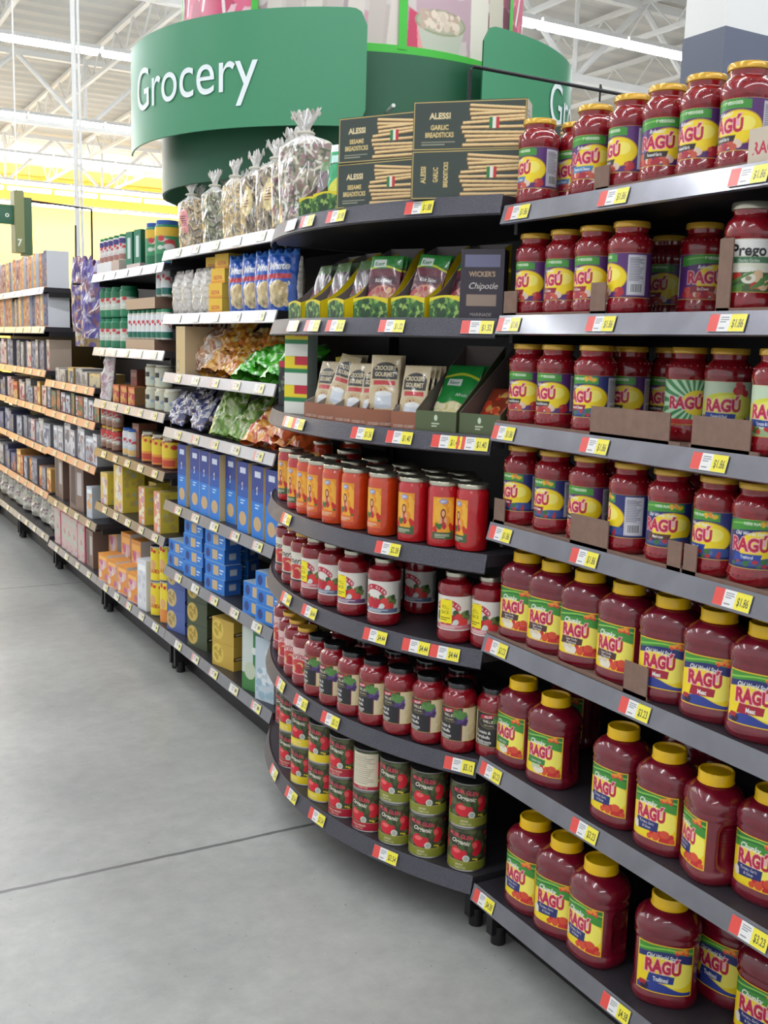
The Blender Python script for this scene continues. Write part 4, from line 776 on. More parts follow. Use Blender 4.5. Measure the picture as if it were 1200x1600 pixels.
c = Cv(150, 200, 1.6, (30, 90, 190)); c.ell(75, 60, 44, 44, (214, 190, 140)); c.blobs(26, 40, 26, 110, 92, 8, 14, [(226, 206, 160), (206, 176, 120)], 2); c.rect(20, 108, 130, 124, (196, 40, 60)); c.text('Minute', 75, 138, 34, WH, bold=.03, shear=.2); c.rect(0, 186, 150, 200, (70, 130, 220)); BLU = bag('snack_bag', .15, .205, .07, c, 'film', False, 9)
for i, px in enumerate((367, 388, 409, 429)): putx(BLU, px, AZ[1], .03, 24, 'blue glossy bag with white lettering, %s from left of the blue bags' % ORD[i], 'blue bags on the second pasta-bay shelf')
putx(RICE, 446, AZ[1], .06, 10, 'grey clear bag squeezed between the blue bags and the bowed display')
# --- third shelf: carton, orange bags, green bags
c = Cv(120, 190, 2, (206, 182, 140)); c.rect(50, 0, 62, 190, (222, 186, 90)); c.ell(30, 34, 16, 22, (130, 130, 130)); c.ell(30, 34, 12, 17, (206, 190, 160)); CT = boxkind('tan_carton', 'carton', .115, .15, .20, c, (196, 172, 136), (190, 180, 170)); putx(CT, 282, AZ[2], .0, 0, 'tan carton with a yellow stripe at the left end of the third pasta-bay shelf')
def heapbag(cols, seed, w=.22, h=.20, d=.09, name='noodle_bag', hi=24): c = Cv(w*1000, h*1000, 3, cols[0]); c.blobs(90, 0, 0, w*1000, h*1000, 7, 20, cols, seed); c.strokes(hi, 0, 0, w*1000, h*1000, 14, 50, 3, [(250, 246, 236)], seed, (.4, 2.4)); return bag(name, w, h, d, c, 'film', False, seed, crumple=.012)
ORB = heapbag([(226, 150, 40), (240, 176, 60), (206, 120, 40), (232, 196, 110)], 3); PLB = heapbag([(176, 120, 80), (206, 160, 110), (140, 80, 60), (196, 176, 160)], 4, hi=40); GRB = heapbag([(70, 180, 40), (96, 206, 56), (50, 150, 44), (130, 216, 80)], 5); YRB = heapbag([(220, 160, 70), (200, 130, 60), (236, 190, 100)], 6)
def heap(K, px, z, dz, back, tilt, turn, label, group, s=1.): K.put((XF+back, yat(px, XF+back, z+.06), z+.012+dz), 0, label, group, rot=(math.radians(-tilt), 0, math.radians(-90+turn)), sc=(s, s, s))
for i, (K, px, dz, bk, tl, tn, ds) in enumerate(((PLB, 300, 0, .06, 18, 10, 'clear crinkled bag leaning beside the tan carton'), (PLB, 318, 0, .07, 22, 0, 'clear crinkled bag, second right of the tan carton'), (YRB, 334, 0, .05, 55, 14, 'orange noodle bag lying low at the middle of the third shelf'), (ORB, 350, .0, .05, 60, -8, 'orange noodle bag slumped left of the green bags'), (ORB, 342, .06, .10, 40, 6, 'orange noodle bag on top of the orange heap'), (ORB, 372, .075, .12, 62, 10, 'orange noodle bag behind the green bags, upper'), (ORB, 405, .08, .15, 60, 2, 'orange noodle bag at the back right behind the green bags'),
        (GRB, 385, .0, .03, 58, 12, 'bright green glossy bag at the front left of the green bags'), (GRB, 408, .03, .04, 62, -6, 'bright green glossy bag, middle of the green bags'), (GRB, 430, .0, .03, 56, 8, 'bright green glossy bag hanging over the right end of the shelf'))): heap(K, px, AZ[2], dz, bk, tl, tn, ds, 'slumped noodle bags')
# --- fourth shelf
BWB = heapbag([(90, 90, 130), (60, 66, 140), (190, 186, 196), (150, 120, 110)], 8, .16, .14, .07, 'pasta_bag', 50); GCB = heapbag([(110, 150, 50), (136, 170, 70), (90, 126, 50), (160, 176, 120)], 9, .17, .20, .07, 'noodle_bag', 14); ROB = heapbag([(206, 90, 40), (224, 140, 50), (180, 60, 44), (236, 170, 70)], 10, .22, .22, .09, 'noodle_bag', 40)
for i, (K, px, dz, bk, tl, tn, ds) in enumerate(((BWB, 276, 0, .04, 20, 0, 'blue and clear pasta bag at the left end of the fourth shelf'), (BWB, 292, .04, .06, 40, 10, 'blue and clear pasta bag, second of the blue heap'), (BWB, 307, 0, .04, 30, -6, 'blue and clear pasta bag low in the middle of the blue heap'), (BWB, 322, .03, .07, 44, 12, 'blue and clear pasta bag at the right of the blue heap'), (BWB, 300, .08, .12, 50, 0, 'dark pasta bag on top of the blue heap'),
        (GCB, 346, 0, .04, 26, 16, 'clear-windowed green noodle bag leaning right of the blue heap'), (GCB, 368, 0, .04, 40, 0, 'green noodle bag slumped beside the windowed one'), (GCB, 360, .10, .14, 30, 0, 'dark green noodle bag at the back of the fourth shelf'),
        (ROB, 402, .0, .03, 50, 14, 'large red and orange shiny bag spilling off the fourth shelf'), (ROB, 428, .03, .05, 60, -4, 'large red and orange shiny bag next to the bowed display'), (ROB, 446, .0, .06, 66, 6, 'red and orange shiny bag wedged against the bowed display'))): heap(K, px, AZ[3], dz, bk, tl, tn, ds, 'slumped noodle bags on the fourth shelf')
# --- fifth shelf: tall blue spaghetti boxes; sixth: stacked blue lasagna boxes
def blue(w, h, horiz, pale=False):
    W, H = w*1000, h*1000; c = Cv(W, H, 1.5, (40, 124, 214))
    if not horiz:
        c.rect(0, H*.62, W, H, (44, 60, 140)); c.band(lambda X: H*.50+0*X, lambda X: H*.64+6*np.sin(X/9), (38, 84, 170)); c.rect(W*.25, H*.84, W*.75, H*.92, (214, 220, 236)); c.text('Barilla', W*.5, H*.66, 15, WH, bold=.02, rot=math.pi/2, sx=.8); c.ell(W*.5, H*.2, W*.32, H*.10, (206, 170, 120)); c.lines(W*.3, H*.4, W*.7, H*.48, 2, (190, 220, 240))
    else:
        c.frame(0, 0, W, H, 2, (120, 170, 220)); c.rect(W*.40, H*.2, W*.66, H*.8, (206, 176, 130)); c.ell(W*.18, H*.5, W*.1, H*.3, (40, 60, 130)); c.lines(W*.72, H*.3, W*.92, H*.7, 2, (210, 226, 240))
    side = Cv(30, H, 3, (214, 190, 140)) if not horiz else Cv(80, H, 3, (40, 96, 180)); side.frame(0, 0, side.w, side.h, 2, (230, 214, 176) if not horiz else (90, 140, 200))
    if horiz: side.rect(24, H*.3, 56, H*.7, (180, 190, 200))
    return boxkind('pasta_box', 'box', w, .075 if horiz else .03, h, c, side, (170, 190, 210) if horiz else (60, 80, 150))
SP, LZ = blue(.092, .265, False), blue(.165, .062, True)
for i, (px, bk) in enumerate(((284, 0), (304, .0), (319, .0), (335, .0), (360, .03), (379, 0), (402, 0), (424, 0))):
    putx(SP, px, AZ[4], .012+bk, 4, 'tall blue spaghetti box, %s from left on the fifth pasta-bay shelf' % ORD[i], 'tall blue spaghetti boxes')
for px in (296, 328, 345, 372, 392, 414): putx(SP, px, AZ[4], .09+(px % 3)*.02, 2, 'tall blue spaghetti box in the second row of the fifth pasta-bay shelf', 'tall blue spaghetti boxes behind the front row')
LZ2 = LZ
for ci, (px, n, t, bk) in enumerate(((274, 2, 6, .02), (300, 4, 8, .02), (334, 4, 8, .015), (357, 4, 30, .10), (396, 2, 8, .01), (418, 3, 10, .01))):
    for k in range(n): putx(LZ, px+(k % 2)*1.5, AZ[5], bk, t, 'flat blue lasagna box, %s of %s stack from left, sixth pasta-bay shelf' % (('lowest', 'second', 'third', 'topmost')[k], ORD[ci]), 'flat blue lasagna boxes', dz=k*.0628, h=.1)
# --- bottom shelf
def goldbox(base, disc, w=.15, h=.10, name='pasta_box'):
    c = Cv(w*1000, h*1000, 1.8, base); c.ell(w*260, h*520, h*400, h*400, disc); c.blobs(20, w*120, h*250, w*400, h*800, 5, 10, [disc, tuple(max(0, v-40) for v in disc)], 3); s = Cv(140, h*1000, 2.2, base); s.rect(0, h*400, 140, h*560, tuple(max(0, v-90) for v in base)); s.lines(10, h*430, 120, h*540, 1, (230, 220, 190)); return boxkind(name, 'box', w, .15, h, c, s, tuple(min(255, v+16) for v in base))
NB_, GB_, YG = goldbox((84, 104, 168), (206, 180, 120)), goldbox((74, 84, 60), (206, 176, 90)), goldbox((204, 168, 70), (226, 196, 90))
for (K, px, n, bk, ds) in ((NB_, 272, 3, .03, 'slate-blue pasta box'), (GB_, 305, 3, .03, 'dark green pasta box'), (YG, 345, 2, .03, 'gold pasta box')):
    for k in range(n): putx(K, px, AZ[6], bk, 14, '%s, %s of its stack on the bottom pasta-bay shelf' % (ds, ('lowest', 'second', 'topmost')[k] if n == 3 else ('lower', 'upper')[k]), 'large pasta boxes stacked on the bottom shelf', dz=k*.101, h=.12)
putx(NB_, 294, AZ[6], .12, 14, 'slate-blue pasta box behind the dark green stack'); putx(GB_, 322, AZ[6], .14, 14, 'dark green pasta box behind the gold stack')
c = Cv(100, 250, 2, (206, 214, 206)); c.rect(0, 0, 100, 70, (70, 130, 70)); c.rect(60, 60, 100, 250, (60, 130, 76)); c.ell(44, 80, 30, 34, (196, 206, 180)); c.ell(66, 160, 14, 14, (226, 230, 226)); WG = boxkind('white_green_box', 'box', .10, .06, .25, c, (214, 220, 220), (210, 214, 210))
putx(WG, 390, AZ[6], .02, 20, 'tall white and green box right of the gold pasta boxes'); c = Cv(100, 240, 2, (196, 210, 220)); c.blobs(20, 10, 20, 90, 200, 8, 16, [(160, 190, 206), (226, 232, 236)], 2); WB = boxkind('pale_box', 'box', .10, .06, .24, c, (206, 214, 226)); putx(WB, 411, AZ[6], .02, 20, 'tall pale blue box next to the tomato cans')
# ================================================================== shaker bay
def cyljar(name, cat, r, h, body, cv, lid, lidh=.02, lidr=None, neck=.0):
    b = MB(); b.lathe([(0, .001), (r*.9, 0), (r, .004), (r, h*.86-neck), (r*.9, h*.90-neck*.4), (r*.8, h-lidh)], 28, body); l = MB(); lr = lidr or r*.9; l.lathe([(lr, h-lidh-.002), (lr, h-.002), (lr*.93, h), (0, h)], 28, lid, caps=False)
    m2 = MB(); cv.on(m2, cylfn(r+.0006, h*.06, h*.84-neck, 6.2)); return Kind(name, cat, [('body', b.mesh('body')), ('label', m2.mesh('label')), ('lid', l.mesh('lid'))], (2*r, 2*r, h))
M['greencap'] = principled('green_plastic_cap', (20, 124, 84), .4); M['bluecap'] = principled('blue_plastic_cap', (40, 90, 170), .4)
def shk(top, mid, low, txt=''): c = Cv(180, 130, 3, mid); c.rect(0, 96, 180, 130, top); c.rect(0, 0, 180, 34, low); c.blobs(10, 60, 36, 130, 90, 6, 12, [(206, 190, 120), (206, 60, 70), (226, 226, 220)], 3); return c
CG = cyljar('cheese_canister', 'canister', .045, .155, 'greencap', shk((26, 120, 80), (206, 210, 196), (40, 130, 90)), 'greencap'); CG2 = cyljar('cheese_canister', 'canister', .056, .20, 'greencap', shk((232, 190, 60), (60, 150, 100), (26, 120, 80)), 'bluecap'); CP = cyljar('seasoning_shaker', 'shaker', .028, .13, 'whitelid', shk((70, 60, 130), (214, 206, 206), (170, 120, 110)), 'greencap'); CW = cyljar('seasoning_shaker', 'shaker', .026, .135, 'whitelid', shk((232, 234, 236), (226, 228, 232), (20, 110, 90)), 'greencap')
CWB = cyljar('seasoning_shaker', 'shaker', .028, .15, 'whitelid', shk((232, 234, 236), (226, 228, 232), (30, 110, 100)), 'bluecap')
for i, px in enumerate((156, 162, 169, 177, 186)): putx(CP, px, BZ2[0], .03, 10, 'slim shaker with purple-topped label, %s from left on the top shaker-bay shelf' % ORD[i], 'slim shakers on the top shelf', dz=.055, h=.1)
c = Cv(180, 56, 3, (222, 224, 228)); c.rect(120, 0, 180, 56, (190, 170, 160)); SHB = boxkind('white_tray_box', 'tray', .42, .10, .055, c, (200, 190, 180)); putx(SHB, 168, BZ2[0], .012, 0, 'long white tray box under the slim shakers, top shaker-bay shelf')
c = Cv(100, 20, 3, (206, 190, 190)); SHC = boxkind('flat_tray_box', 'tray', .22, .12, .022, c, (170, 150, 150)); putx(SHC, 208, BZ2[0], .012, 0, 'flat pinkish tray under two green cartons, top shaker-bay shelf')
c = Cv(70, 160, 2, (16, 120, 86)); c.rect(20, 30, 50, 130, (206, 222, 214)); GC_ = boxkind('green_carton', 'carton', .075, .06, .155, c, (12, 90, 66), (16, 120, 86))
for i, px in enumerate((201, 214)): putx(GC_, px, BZ2[0], .02, 8, 'dark green carton with pale panel, %s of two on the top shelf' % ('left', 'right')[i], dz=.023)
for i, px in enumerate((228, 243)): putx(CG2, px, BZ2[0], .03, 20, 'big green canister with yellow band and blue lid, %s' % ('left of the pair', 'right of the pair')[i])
z = BZ2[1]
for i, px in enumerate((156, 164, 174)):
    for j in (0, 1): putx(CG, px, z, .03, 10, 'green cheese canister, %s tier, %s from left on the second shaker-bay shelf' % (('lower', 'upper')[j], ORD[i]), 'green cheese canisters', dz=j*.158, h=.15)
for j in (0, 1): putx(CG, 188, z, .03, 20, 'green cheese canister with a red mark at the right of the %s tier' % ('lower', 'upper')[j], dz=j*.158, h=.15)
c = Cv(200, 50, 3, (184, 156, 130)); c.rect(0, 48, 200, 50, (150, 120, 100)); TRY = boxkind('brown_tray_box', 'tray', .46, .14, .05, c, (130, 100, 84), (120, 96, 80)); putx(TRY, 218, z, .012, 0, 'long brown tray box under the white shakers, lower tier'); putx(TRY, 218, z, .012, 0, 'long brown empty tray box above the white shakers, upper tier', dz=.19, h=.21)
for i, px in enumerate((200, 207, 214, 221, 228, 236, 244, 252)): putx(CW, px, z, .02, 10, 'white shaker with green cap, %s from left in the lower brown tray' % ORD[i], 'white shakers with green caps', dz=.051, h=.1)
for i, px in enumerate((244, 252)):
    putx(CWB, px, z, .03, 10, 'white shaker with blue cap, %s of two on the upper tray' % ('left', 'right')[i], dz=.242, h=.26)
# third shelf: squat jars and packets
cl = Cv(220, 70, 3, (206, 204, 184)); cl.rect(90, 34, 120, 52, (30, 30, 34)); cl.blobs(8, 60, 6, 160, 30, 4, 8, [(190, 206, 190), (150, 170, 190)], 2)
SQ = cyljar('alfredo_jar', 'jar', .043, .105, 'pale', cl, 'whitelid', .018)
for i, (px, j) in enumerate(((228, 0), (228, 1), (243, 0), (243, 1), (257, 0), (236, 2))): putx(SQ, px, BZ2[2], .03 if j < 2 else .12, 20, 'squat cream sauce jar, %s %s on the third shaker-bay shelf' % (('lower', 'upper', 'back')[j], ('left', 'left', 'middle', 'middle', 'right', 'row')[i]), 'squat cream sauce jars', dz=.106 if j == 1 else 0, h=.09)
def cbox(name, w, h, base, cols, d=.10, seed=0, side=None, top=None): c = Cv(w*1000, h*1000, 3, base); c.blobs(14, w*150, h*150, w*850, h*850, w*90, w*200, cols, seed); c.rect(w*100, h*780, w*900, h*900, tuple(min(255, v+40) for v in base)); c.rect(0, 0, w*1000, h*50, cols[0]); return boxkind(name, 'box', w, d, h, c, side or base, top or tuple(min(255, v+20) for v in base))
OR_, WHT = cbox('orange_packet_box', .07, .09, (206, 110, 60), [(190, 50, 80), (226, 170, 90)], seed=1, side=(150, 110, 70)), cbox('white_packet_box', .08, .15, (206, 210, 216), [(190, 190, 196), (226, 170, 110)], seed=2)
for i, px in enumerate((180, 192, 204)): putx(OR_, px, BZ2[2], .03, 10, 'orange and red packet box, %s of three on the third shaker-bay shelf' % ORD[i], 'orange packet boxes')
TALLC = cbox('brown_carton', .07, .17, (130, 80, 60), [(170, 60, 60), (110, 80, 60)], seed=4); putx(TALLC, 208, BZ2[2], .10, 10, 'dark red-brown carton behind the orange packet boxes')
CLP = heapbag([(206, 190, 190), (186, 150, 160), (220, 214, 210)], 21, .12, .26, .05, 'hanging_packet', 20)
CLP.put((XF+.02, yat(160, XF, 1.25), BZ2[2]+.004), 0, 'pale crinkled packet hanging at the left end of the third shaker-bay shelf', None, rot=(-.1, .05, math.radians(-80)))
# fourth shelf
cy = Cv(220, 110, 3, (236, 206, 50)); cy.rect(0, 0, 220, 44, (232, 150, 50)); cy.rect(80, 8, 150, 34, (206, 70, 40)); cy.blobs(14, 0, 84, 220, 106, 6, 10, [(206, 50, 40), (236, 180, 50)], 3); YJ = cyljar('yellow_sauce_jar', 'jar', .046, .15, 'brownfill', cy, 'silverlid', .014)
for i, px in enumerate((222, 238, 254)): putx(YJ, px, BZ2[3], .03, 20, 'yellow and orange labelled jar with tin lid, %s from left, fourth shaker-bay shelf' % ORD[i], 'yellow and orange jars')
RJ = cyljar('relish_jar', 'jar', .032, .12, 'brownfill', shk((206, 60, 60), (180, 150, 130), (150, 110, 90)), 'goldlid'); BJ = cyljar('dressing_jar', 'jar', .034, .14, 'whitelid', shk((226, 226, 230), (196, 206, 220), (232, 190, 120)), 'bluecap')
for i, px in enumerate((158, 166, 175)):
    for j in (0, 1): putx(RJ, px, BZ2[3], .03, 10, 'small reddish jar, %s row, %s from left, fourth shaker-bay shelf' % (('lower', 'upper')[j], ORD[i]), 'small reddish jars', dz=j*.121, h=.1)
for i, px in enumerate((192, 200)): putx(BJ, px, BZ2[3], .03, 10, 'white jar with blue cap, %s of two on the fourth shaker-bay shelf' % ('left', 'right')[i])
putx(TALLC, 211, BZ2[3], .06, 10, 'brown carton between the blue-capped jars and the yellow jars')
# fifth shelf: yellow and white boxes, noodles cups
def stripebox(w, h, seed, base=(232, 196, 110), d=.12): c = Cv(w*1000, h*1000, 2.5, base); c.blobs(int(h*90), w*280, 10, w*760, h*1000-10, w*120, w*200, [(226, 214, 214), (206, 150, 170), (236, 226, 190)], seed); s = Cv(d*1000, h*1000, 3, (222, 200, 70)); s.blobs(int(h*70), 20, 14, d*1000-20, h*1000-14, 10, 16, [(190, 190, 150), (206, 180, 90)], seed+1); return boxkind('couscous_box', 'box', w, d, h, c, s, (232, 206, 130))
SB1, SB2, SB3 = stripebox(.10, .17, 1), stripebox(.12, .24, 2), stripebox(.08, .19, 3, (232, 150, 110), .09)
putx(SB1, 162, BZ2[4], .012, 6, 'short yellow box at the left end of the fifth shaker-bay shelf'); putx(SB2, 184, BZ2[4], .012, 6, 'tall yellow box beside the short one on the fifth shaker-bay shelf'); putx(SB2, 203, BZ2[4], .10, 6, 'tall yellow box set back on the fifth shaker-bay shelf')
putx(SB3, 221, BZ2[4], .012, 4, 'narrow yellow-white box right of the gap on the fifth shaker-bay shelf', sc=(1, 1, .95)); putx(SB3, 245, BZ2[4], .012, 4, 'narrow orange-white box at the right end of the fifth shaker-bay shelf'); putx(SB1, 238, BZ2[4], .14, 4, 'yellow box in shadow behind the narrow boxes')
# bottom shelf: orange and white packages, tall yellow tins
SB4 = cbox('cracker_box', .12, .15, (232, 150, 60), [(226, 180, 190), (206, 110, 150), (240, 220, 200)], .10, 7, (230, 220, 214)); SB5 = cbox('white_bag_box', .10, .25, (222, 222, 226), [(206, 206, 214), (232, 232, 236)], .08, 8)
for i, (px, bk, dz, K) in enumerate(((160, .0, 0, SB4), (174, .0, 0, SB4), (190, .01, 0, SB4), (206, .01, 0, SB4), (176, .11, .10, SB4), (196, .11, .12, SB4), (212, .10, .14, SB4))):
    if dz: putx(K, px, BZ2[5], bk, 8, 'orange and white package raised in the second row, %s from left' % ORD[i-4], 'orange and white packages', dz=0, sc=(1, 1, 1.8))
    else: putx(K, px, BZ2[5], bk, 8, 'orange and white package, %s from left on the bottom shaker-bay shelf' % ORD[i], 'orange and white packages')
putx(SB5, 221, BZ2[5], .01, 8, 'plain white package right of the orange and white ones')
def tin(base, low, h, r, txt=None):
    c = Cv(2*math.pi*r*1000, h*900, 2.2, base); W = c.w; c.rect(0, 0, W, h*300, low); c.blobs(14, 0, h*760, W, h*860, 7, 11, [(214, 44, 40)], 3); c.ell(W*.5, h*420, 20, 24, (226, 170, 110))
    for q in (.33, .5, .66):
        if txt: c.text(txt, W*q, h*200, 26, (196, 50, 40), bold=.03, sx=.9)
    b = MB(); b.lathe([(0, .002), (r*.97, 0), (r, .004), (r, h-.006), (r*.97, h-.002), (r*.93, h-.004), (0, h-.004)], 30, 'tin'); m2 = MB(); c.on(m2, cylfn(r+.0006, .006, h-.008, 6.24)); return Kind('bread_crumb_tin', 'tin', [('body', b.mesh('body')), ('label', m2.mesh('label'))], (2*r, 2*r, h))
T1 = tin((238, 214, 40), (238, 214, 40), .17, .043, 'DARI'); T2 = tin((238, 214, 40), (226, 140, 60), .20, .052)
for i, (px, K, j) in enumerate(((236, T1, 0), (236, T1, 1), (251, T2, 0), (250, T1, 1), (262, T2, 0))): putx(K, px, BZ2[5], .02, 20, '%s tin, %s in %s column on the bottom shaker-bay shelf' % ('yellow' if K is T1 else 'yellow and orange', ('bottom', 'top')[j], ('first', 'first', 'second', 'second', 'third')[i]), 'yellow tins', dz=j*(.171 if px == 236 else .201), h=.17)
# ================================================================== low bay, hanging bags, far bays
bagc = []
for k, cols in enumerate(([(96, 76, 140), (104, 84, 150), (150, 90, 100), (176, 146, 100)], [(170, 140, 90), (100, 80, 140), (190, 176, 176)], [(90, 74, 150), (170, 160, 190), (130, 80, 100)])):
    bagc.append(heapbag(cols, 30+k, .16, .30, .06, 'hanging_bag', 30))
for i, (px, pt, k, X) in enumerate(((128, 406, 0, 1.50), (146, 412, 2, 1.49), (137, 430, 1, 1.53))):
    P = CAM+ray(px, pt)*X/ray(px, pt)[0]; bagc[k].put((float(P[0]), float(P[1]), float(P[2])-.40), 0, 'purple and yellow glossy bag hanging above the low bay, %s' % ('left one', 'right one', 'middle one behind the others')[i], 'glossy bags hanging on clip strips', rot=(0, 0, math.radians(-70+i*7)), sc=(1.25, 1.2, 1.33))
b = MB(); yh = float(yat(136, 1.5, 1.8)); b.tube([(1.9, yh, 1.80), (1.42, yh, 1.80)], .006, 6, 'blackmetal'); b.tube([(1.5, yh-.30, 1.80), (1.5, yh+.30, 1.80)], .005, 6, 'blackmetal'); tag(newobj('peg_rail', b.mesh('peg_rail')), 'dark steel peg rail carrying the hanging purple bags', 'rack')
def filler(nm, yy, z, hmax, pal, seed, wr=(.07, .13), hr=(.6, .9), name='grocery_box', white=False, back=0, grp=None, adj=''):
    r = random.Random(seed); y = yy[0]+.03; i = 0
    while True:
        w = r.uniform(*wr); base, cols = r.choice(pal)
        if y+w > yy[1]-.01: break
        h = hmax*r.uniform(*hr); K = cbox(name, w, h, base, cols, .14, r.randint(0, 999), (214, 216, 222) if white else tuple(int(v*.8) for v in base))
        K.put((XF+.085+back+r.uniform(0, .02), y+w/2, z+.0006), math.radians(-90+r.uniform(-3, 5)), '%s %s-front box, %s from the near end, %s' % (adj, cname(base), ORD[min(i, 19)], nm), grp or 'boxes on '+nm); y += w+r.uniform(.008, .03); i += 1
def cname(c):
    r, g, b_ = c
    if max(c)-min(c) < 26: return 'white' if max(c) > 190 else 'grey' if max(c) > 90 else 'black'
    if r > 200 and g > 170: return 'yellow'
    if r > 180 and g > 100: return 'orange'
    if r > g and r > b_: return 'brown' if r < 160 else 'red'
    return 'green' if g > b_ else 'blue'
ORP = [((214, 140, 70), [(232, 190, 110), (190, 90, 60)]), ((206, 120, 60), [(236, 200, 130), (200, 60, 50)]), ((190, 140, 120), [(214, 190, 170), (150, 70, 70)]), ((226, 170, 90), [(200, 110, 60), (240, 220, 160)]), ((60, 70, 110), [(190, 120, 90), (90, 100, 140)])]
GRP = [((150, 150, 158), [(206, 206, 214), (110, 110, 130)]), ((120, 118, 130), [(160, 160, 170), (90, 80, 100)]), ((170, 166, 160), [(130, 110, 120), (210, 206, 200)]), ((90, 90, 120), [(130, 130, 170), (170, 150, 110)])]
PKP = [((226, 190, 190), [(190, 40, 90), (200, 190, 180)]), ((214, 190, 170), [(186, 40, 80), (226, 206, 200)])]
MIX = ORP+GRP+PKP
filler('low bay top shelf', CY, CZ[0], .12, [((196, 160, 90), [(90, 100, 130), (206, 190, 150)]), ((150, 70, 90), [(180, 170, 160), (120, 60, 80)]), ((160, 156, 150), [(200, 196, 190), (130, 120, 120)])], 2, (.12, .2), (.6, .8), adj='small')
filler('low bay second shelf', CY, CZ[1], .14, [((150, 90, 70), [(90, 130, 90), (206, 120, 60)]), ((206, 206, 210), [(130, 40, 50), (190, 190, 196)]), ((90, 110, 80), [(200, 120, 60), (130, 140, 110)])], 3, (.08, .12), (.75, .95), adj='small')
filler('low bay third shelf', CY, CZ[2], .20, [((206, 206, 212), [(170, 170, 180), (150, 110, 110)]), ((150, 110, 96), [(206, 200, 206), (120, 80, 80)]), ((190, 186, 190), [(220, 220, 226), (120, 110, 120)])], 4, (.09, .15), (.7, .95), adj='stout')
c = Cv(200, 260, 3, (140, 112, 96)); c.poly([(20, 40), (90, 20), (80, 250), (30, 240)], (96, 76, 66)); c.rect(110, 90, 170, 220, (196, 190, 190)); CBX = boxkind('brown_case', 'box', .22, .24, .27, c, (120, 92, 80), (150, 124, 110))
putx(CBX, 118, CZ[3], .02, 8, 'big brown cardboard case on the low bay, open flap in front'); putx(CBX, 92, CZ[3], .04, 0, 'big brown cardboard case farther left on the low bay'); putx(WHT, 139, CZ[3], .02, 8, 'white box with blue top right of the brown case', sc=(1, 1, 1.2))
# bottom of the low bay: pink edged boxes
c = Cv(110, 240, 2.5, (214, 186, 180)); c.rect(92, 0, 110, 240, (186, 34, 84)); c.rect(0, 226, 110, 240, (186, 34, 84)); c.blobs(20, 10, 20, 84, 200, 8, 15, [(200, 200, 190), (206, 150, 150), (190, 206, 180)], 2); PE = boxkind('pink_edged_box', 'box', .13, .12, .24, c, (186, 40, 90), (200, 60, 110))
for i, px in enumerate((90, 101, 108, 116, 127)): putx(PE, px, CZ[4], .02, 6, 'white box with pink edges, %s of five on the bottom of the low bay' % ORD[i], 'pink edged boxes')
putx(CBX, 140, CZ[4], .03, 0, 'brown cardboard case at the near end of the bottom low-bay shelf', sc=(.7, .8, .8))
# far bays
for nm, yy, sd in (('far bay', DY, 0), ('second far bay', EY, 40), ('last far bay', FY, 80)):
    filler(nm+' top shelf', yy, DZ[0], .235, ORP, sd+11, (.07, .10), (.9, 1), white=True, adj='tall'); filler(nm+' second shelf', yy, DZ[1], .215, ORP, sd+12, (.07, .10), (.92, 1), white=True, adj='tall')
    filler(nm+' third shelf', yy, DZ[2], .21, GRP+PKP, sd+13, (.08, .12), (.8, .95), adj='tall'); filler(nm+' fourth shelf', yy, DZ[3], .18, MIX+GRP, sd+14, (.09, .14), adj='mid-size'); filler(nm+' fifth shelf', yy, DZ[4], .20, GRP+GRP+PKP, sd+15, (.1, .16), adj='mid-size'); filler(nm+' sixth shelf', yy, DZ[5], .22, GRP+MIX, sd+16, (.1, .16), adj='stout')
GSK = heapbag([(190, 186, 170), (206, 200, 190), (150, 120, 130), (170, 170, 150)], 50, .26, .26, .12, 'sack', 20)
for nm, yy in (('far bay', DY), ('second far bay', EY), ('last far bay', FY)):
    for k in range(4): heap(GSK, float(projx((XF+.08, yy[0]+.16+k*.29, DZ[6]))), DZ[6], 0, .09, 10, k*5, 'pale crinkled sack, bottom shelf of the %s, %s from near end' % (nm, ORD[k]), 'pale sacks', .85)
# ================================================================== the round hanging sign
SCX, SCY = 2.364, 4.533
def hit(px, py, R):
    d = ray(px, py); n = math.hypot(d[0], d[1]); d = d/n; c = np.array([SCX, SCY]); bb = d[0]*c[0]+d[1]*c[1]; t = bb-math.sqrt(max(bb*bb-(c@c-R*R), 0)); P = CAM+d*t; return math.atan2(P[1]-SCY, P[0]-SCX), float(P[2])
sg = newobj('hanging_sign', None, None, (SCX, SCY, 0)); tag(sg, 'big round green Grocery department sign hanging above the bowed display', 'sign')
def curved(R, a0, a1, z0, z1, mat, r=.06, th=.008, n=70):
    A = np.linspace(a0, a1, n); s = np.minimum(A-A[0], A[-1]-A)*R; q = np.clip(r-s, 0, r); cut = r-np.sqrt(np.maximum(r*r-q*q, 0)); b = MB()
    zt, zb = z1-cut, z0+cut; G = lambda rad, zz: np.stack([rad*np.cos(A), rad*np.sin(A), zz], -1)
    b.grid(np.stack([G(R, zb), G(R, zt)]), mat=mat); b.grid(np.stack([G(R-th, zt), G(R-th, zb)]), mat=mat); b.grid(np.stack([G(R, zt), G(R-th, zt)]), mat=mat); b.grid(np.stack([G(R-th, zb), G(R, zb)]), mat=mat); return b
